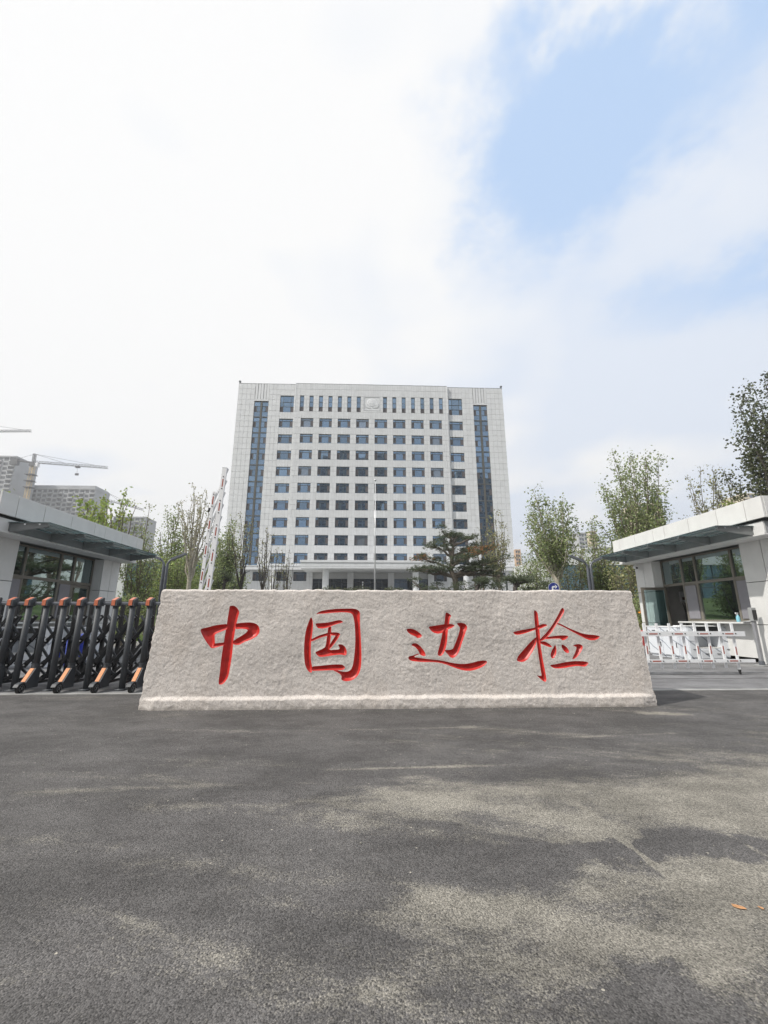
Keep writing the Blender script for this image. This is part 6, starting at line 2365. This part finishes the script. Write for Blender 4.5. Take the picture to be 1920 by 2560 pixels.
tree_at('sapling', 'slender bare sapling beside the porch corner', 722, 1372, 44, 13, M_['leaf_olive'], M_['bark_dark'], 22, n_limb=7, n_twig=4, leaf=0.15, per=2, upright=1.1, spray=0.10, trunk_h=1.0, group=SG)
tree_at('sapling', 'sparse yellowish tree rising behind the big pine', 1236, 1278, 46, 14, M_['leaf_olive'], M_['bark'], 40, n_limb=16, n_twig=8, leaf=0.20, per=4, low=0.4, upright=0.9, spray=0.16, group=SG)
tree_at('sapling', 'bare thin tree between the pine and the yellowish tree', 1200, 1312, 48, 15, M_['leaf_olive'], M_['bark'], 26, n_limb=7, n_twig=5, leaf=0.15, per=1, upright=1.0, spray=0.1, group=SG)
RG = 'plane trees behind the open booth'
tree_at('plane_tree', 'pollarded plane tree with leaning pale trunk behind the turn sign', 1378, 1226, 31, 16, M_['leaf_mid'], M_['bark_pale'], 72, n_limb=26, n_twig=9, leaf=0.18, per=7, upright=0.9, spray=0.2, low=0.3, trunk_h=4.6, trunk_r=0.2, lean=(-0.25, 0), start=0.15, group=RG)
tree_at('plane_tree', 'tallest leafy plane tree beside the booth canopy', 1572, 1124, 31, 17, M_['leaf_mid'], M_['bark'], 104, n_limb=40, n_twig=12, leaf=0.18, per=9, upright=0.9, spray=0.25, low=0.35, trunk_h=2.6, trunk_r=0.2, start=0.1, group=RG)
tree_at('plane_tree', 'thin-leaved tree rising over the middle of the booth roof', 1742, 1150, 30, 18, M_['leaf_olive'], M_['bark'], 56, n_limb=22, n_twig=9, leaf=0.15, per=6, upright=1.0, spray=0.18, low=0.4, trunk_h=3.2, trunk_r=0.14, start=0.15, group=RG)
tree_at('plane_tree', 'slim tree with whips beside the big dark tree', 1806, 1160, 27, 19, M_['leaf_olive'], M_['bark_dark'], 36, n_limb=14, n_twig=8, leaf=0.14, per=6, upright=1.0, spray=0.17, low=0.45, trunk_h=3.0, trunk_r=0.12, group=RG)
tree_at('dark_tree', 'big dark-crowned tree leaning in over the booth roof', 1925, 928, 22, 20, M_['leaf_dark'], M_['bark_dark'], 155, n_limb=40, n_twig=12, leaf=0.18, per=10, upright=0.6, spray=0.22, low=0.5, trunk_h=2.6, trunk_r=0.24, start=0.3, group=RG)
tree_at('sapling', 'small bright green bush top above the booth roof edge', 1826, 1238, 24, 21, M_['leaf_fresh'], M_['bark'], 13, n_limb=8, n_twig=8, leaf=0.12, per=7, upright=0.7, spray=0.14, trunk_h=4.0, group=RG)


tree_at('plane_tree', 'middle-height leafy tree between the two pale plane trees', 1484, 1306, 34, 22, M_['leaf_mid'], M_['bark'], 44, n_limb=18, n_twig=10, leaf=0.17, per=8, upright=0.8, spray=0.24, low=0.3, start=0.05, trunk_h=1.5, group=RG)
tree_at('plane_tree', 'bushy green tree filling the gap beside the raised barrier', 536, 1338, 40, 23, M_['leaf_mid'], M_['bark'], 32, n_limb=16, n_twig=9, leaf=0.18, per=7, upright=0.8, spray=0.24, low=0.3, start=0.05, trunk_h=1.5, group=LG)


def shrub(label, px, top_py, Y, seed, leafm, wpx, barkm=None, leaf=0.14, per=8, n_limb=14, grp='shrubs along the courtyard', up=0.8):
    return tree_at('shrub', label, px, top_py, Y, seed, leafm, barkm or M_['bark'], wpx, n_limb=n_limb, n_twig=8, leaf=leaf, per=per, upright=up, spray=0.22, trunk_h=0.25, trunk_r=0.06, start=0.05, group=grp, cat='shrub')


shrub('tall twiggy green shrub right of the sloping white hall', 1318, 1384, 36, 31, M_['leaf_mid'], 42)
shrub('twiggy green shrub behind the pale pollarded trunk', 1362, 1376, 38, 32, M_['leaf_mid'], 44)
shrub('brownish twiggy shrub between the sign and the lamp', 1430, 1382, 34, 33, M_['leaf_olive'], 44, per=4)
shrub('dense green shrub behind the lamp by the open booth', 1505, 1392, 34, 34, M_['leaf_mid'], 46, per=9)
shrub('twiggy shrub against the pier of the open booth', 1562, 1384, 26, 35, M_['leaf_olive'], 40, per=5)
shrub('loose yellow-green shrub in front of the teal curtain wall', 384, 1384, 30, 37, M_['leaf_fresh'], 40, per=3)
shrub('green shrub between lamp and pale pollarded trunk', 452, 1392, 30, 38, M_['leaf_mid'], 38, per=7)
shrub('small leafy shrub beside the brown timber post', 318, 1500, 19, 39, M_['leaf_mid'], 22, leaf=0.08, per=8)
shrub('green shrub behind the raised barrier', 530, 1404, 38, 40, M_['leaf_mid'], 34, per=8)
shrub('low flowering shrub beside the open glass door', 1604, 1500, 19.3, 45, M_['leaf_mid'], 16, leaf=0.08, per=6)

# low clipped hedges at the foot of the porch
for k, (px_, w_, lab) in enumerate(((832, 42, 'low clipped hedge before the porch column'), (985, 26, 'low clipped hedge beside the flagpole foot'), (900, 30, 'low clipped hedge before the entrance doors'))):
    r_ = thing('hedge', lab, 'hedge', tuple(at(px_, 1478, 46)), 0, 'clipped hedges before the porch')
    hb = MB()
    rn = random.Random(60 + k)
    wm = w_ / FOCAL * 46
    for _ in range(700):
        t = rn.uniform(-1, 1)
        leaf_quads(hb, Vector((t * wm, rn.uniform(-.5, .5), rn.uniform(-0.9, 0.42 * (1 - t * t) ** .5))), 0.16, rn, 2, 0.08)
    hb.build_raw('leaves', M_['leaf_dark'], r_)


# ---- pines: crooked trunk, level boughs carrying flat pads of needles
def pine(label, px, base_py, Y, boughs, scale, seed, dry=(), trunk=None):
    rnd = random.Random(seed)
    zb = ground_z(Y)
    b0 = at(px, base_py, Y)
    r_ = thing('pine_tree', label, 'pine', (b0.x, Y, zb), 0, 'pines in front of the office block')
    O = Vector((b0.x, Y, zb))
    tb_ = MB()
    nb = MB()
    tp = [Vector((0, 0, -0.2))] + [at(*p, Y) - O for p in trunk]
    n = len(tp)
    tb_.tube(tp, [0.26 * scale * (1 - 0.75 * i / (n - 1)) for i in range(n)], 8)

    def tuft(c, s, mi):
        for _ in range(9):
            d = Vector((rnd.gauss(0, .8), rnd.gauss(0, .8), rnd.uniform(-0.1, 1.0))).normalized()
            q = d.cross(Vector((rnd.uniform(-1, 1), rnd.uniform(-1, 1), rnd.uniform(-1, 1)))).normalized()
            o_ = len(nb.v)
            L_ = s * rnd.uniform(0.6, 1.2)
            nb.v += [tuple(c - q * s * 0.07), tuple(c + q * s * 0.07), tuple(c + d * L_)]
            nb.f.append((o_, o_ + 1, o_ + 2))
            nb.m.append(mi)
    for bi, (ti, ex, ey, dy, pads) in enumerate(boughs):
        st = tp[ti] + (tp[min(ti + 1, n - 1)] - tp[ti]) * rnd.uniform(0, 0.5)
        en = at(ex, ey, Y + dy) - O
        pts = []
        for k in range(7):
            t = k / 6
            p = st + (en - st) * t
            p += Vector((rnd.gauss(0, .08), rnd.gauss(0, .08), 0.10 * math.sin(3.1 * t) + rnd.gauss(0, .06))) * scale * (1 if 0 < k < 6 else 0)
            pts.append(p)
        tb_.tube(pts, [0.11 * scale * (1 - 0.8 * k / 6) + 0.012 for k in range(7)], 6, cap=False)
        mi = 1 if bi in dry else 0
        for j in range(pads):
            t = 0.30 + 0.70 * (j + rnd.random()) / pads
            k = min(int(t * 6), 5)
            c = pts[k] + (pts[k + 1] - pts[k]) * (t * 6 - k)
            c = c + Vector((rnd.gauss(0, .30), rnd.gauss(0, .5), 0.12 + rnd.gauss(0, .05))) * scale
            tb_.tube([pts[k], c], [0.03 * scale, 0.015 * scale], 4, cap=False)
            rr = rnd.uniform(0.45, 0.75) * scale
            for _ in range(46):
                a, q = rnd.uniform(0, 6.28), rr * math.sqrt(rnd.random())
                tuft(c + Vector((q * math.cos(a), q * math.sin(a), rnd.gauss(0.06, .09) * scale + 0.10 * scale * (1 - q / rr))), 0.19 * scale, 1 if (mi and t > 0.6 and rnd.random() < 0.4) else 0)
    tb_.build('trunk', M_['bark_dark'] if scale < 1 else M_['bark'], r_)
    nb.build_raw('needles', [M_['needle'], M_['needle_brown']], r_)
    return r_


pine('large spreading pine with some rusty needle clumps before the office block', 1150, 1480, 33,
     [(3, 1105, 1352, 0.3, 5), (4, 1110, 1326, -0.2, 3), (4, 1150, 1338, 0.4, 5), (4, 1185, 1345, 0.2, 5), (3, 1080, 1366, -0.5, 6), (3, 1198, 1368, 0.4, 6), (2, 1228, 1372, 0.0, 7),
      (2, 1052, 1394, -0.4, 7), (2, 1195, 1388, -0.8, 6), (1, 1035, 1428, 0.3, 8), (1, 1062, 1424, -0.6, 6), (1, 1195, 1412, 0.5, 7), (1, 1235, 1424, -0.3, 7), (1, 1262, 1396, 0.6, 5), (0, 1030, 1452, -0.5, 6), (1, 1250, 1442, 0.2, 7),
      (0, 1215, 1456, -0.5, 6), (0, 1090, 1462, 0.2, 6), (2, 1160, 1402, -0.6, 4)], 1.0, 71, dry=(6, 7, 8), trunk=[(1138, 1448), (1127, 1425), (1130, 1395), (1133, 1368), (1128, 1345)])
pine('low dark pine behind the raised barrier foot', 562, 1482, 38, [(0, 545, 1452, 0, 5), (1, 575, 1448, 0.4, 5), (1, 560, 1436, -0.3, 5), (0, 590, 1460, 0.2, 5), (0, 540, 1462, 0.3, 4)], 0.7, 72, trunk=[(560, 1460), (564, 1446), (560, 1440)])
pine('low dense pine spreading between the large pine and the turn sign', 1290, 1484, 30, [(0, 1250, 1462, 0, 6), (1, 1275, 1452, 0.4, 6), (1, 1310, 1454, -0.3, 6), (0, 1345, 1462, 0.2, 7), (0, 1235, 1468, 0.3, 5), (1, 1330, 1450, 0.5, 6), (0, 1365, 1466, -0.3, 6)], 0.85, 73,
     trunk=[(1288, 1470), (1292, 1458), (1290, 1452)])
pine('low pine clump at the foot of the large pine', 1195, 1484, 31, [(0, 1160, 1464, 0, 5), (1, 1185, 1456, 0.4, 5), (1, 1215, 1456, -0.3, 5), (0, 1235, 1464, 0.2, 5), (0, 1120, 1468, 0.3, 5), (0, 1060, 1468, -0.2, 6)], 0.8, 74, trunk=[(1192, 1472), (1196, 1462), (1194, 1455)])

# orange-red blossoms and a red planter by the open door
pl_ = thing('red_planter', 'small red planter with an orange flower beside the open glass door', 'planter', (12.05, 18.6, 0.005))
MB().prism([(-0.34, 0), (0.34, 0), (0.42, 0.55), (-0.42, 0.55)], 'y', -0.3, 0.3).build('box', mat('red_glaze', (0.30, 0.03, 0.03), 0.4), pl_)
MB().bevbox(-0.46, 0.46, -0.34, 0.34, 0.55, 0.63, 0.01).build('rim', mat('pink_rim', (0.55, 0.16, 0.15), 0.5), pl_)
fb = MB()
rn = random.Random(5)
for _ in range(60):
    leaf_quads(fb, Vector((rn.gauss(0, .18), rn.gauss(0, .15), 0.75 + rn.random() * 0.5)), 0.16, rn, 2, 0.05)
fb.build_raw('leaves', M_['leaf_mid'], pl_)
fb = MB()
for _ in range(9):
    leaf_quads(fb, Vector((rn.gauss(-.1, .08), rn.gauss(0, .08), 1.25 + rn.random() * 0.2)), 0.12, rn, 5, 0.03)
fb.build_raw('blossom', leaf_mat('orange_petal', (0.75, 0.22, 0.02)), pl_)

# shrubbery on the slope, also mirrored in the open booth's windows
for k, (x_, y_, h_, lab) in enumerate(((-13.5, 39, 3.6, 'leafy shrub on the slope behind the pollarded tree'), (-17.5, 44, 4.0, 'leafy shrub on the slope in front of the teal wing'), (-22, 47, 4.2, 'leafy shrub at the foot of the teal wing'),
                                       (-15, 50, 3.6, 'leafy shrub before the office block corner'))):
    tree('shrub', lab, (x_, y_, ground_z(y_)), h_, 0.3, 2.0, 200 + k, M_['leaf_mid'], M_['bark'], 0.06, n_limb=14, n_twig=8, leaf=0.22, per=7, spray=0.3, start=0.05, group='shrubs on the slope', cat='shrub', low=0.3)


# towers across the road behind the viewer: the office windows mirror them
def opposite(label, x0, x1, H, y=-62):
    r_ = thing('opposite_tower', label, 'building', ((x0 + x1) / 2, y, 0))
    w = x1 - x0
    MB().box(-w / 2, w / 2, -16, -0.3, 0, H).build('wall', M_['far_grey'], r_)
    n = int(w / 3.4)
    cw = w / n
    wm = MB().box(-cw * .32, cw * .32, -0.32, -0.2, 0, 1.7).mesh('window', M_['far_win'])
    for f in range(int(H / 3.0)):
        for i in range(n):
            link('window', wm, r_, (-w / 2 + cw * (i + .5), 0, f * 3.0 + 0.9))
    b_ = MB()
    for i in range(0, n + 1, 2):
        b_.box(-w / 2 + cw * i - .3, -w / 2 + cw * i + .3, -0.3, 0.5, 0, H + 1)
    b_.build('pilaster', M_['far_cream'], r_)


opposite('tall tower mirrored in the middle columns of office windows', -30, 11, 97)
opposite('tower mirrored in the lower end columns of office windows', 49, 76, 84)

# ================================================================ air
hb_ = bpy.data.meshes.new('haze')
mbx = MB().box(-1250, 1250, -1250, 1250, -1.5, 150)
hb_.from_pydata(mbx.v, [], mbx.f)
hm = bpy.data.materials.new('haze')
hm.use_nodes = True
hm.node_tree.nodes.clear()
ho = hm.node_tree.nodes.new('ShaderNodeOutputMaterial')
hv = hm.node_tree.nodes.new('ShaderNodeVolumePrincipled')
hv.inputs['Color'].default_value = (0.95, 0.97, 1.0, 1)
hv.inputs['Density'].default_value = 0.0007
hv.inputs['Anisotropy'].default_value = 0.2
hm.node_tree.links.new(hv.outputs[0], ho.inputs['Volume'])
hb_.materials.append(hm)
haze = link('haze', hb_)
tag(haze, 'thin pale haze lying over the whole place', 'haze', kind='stuff')
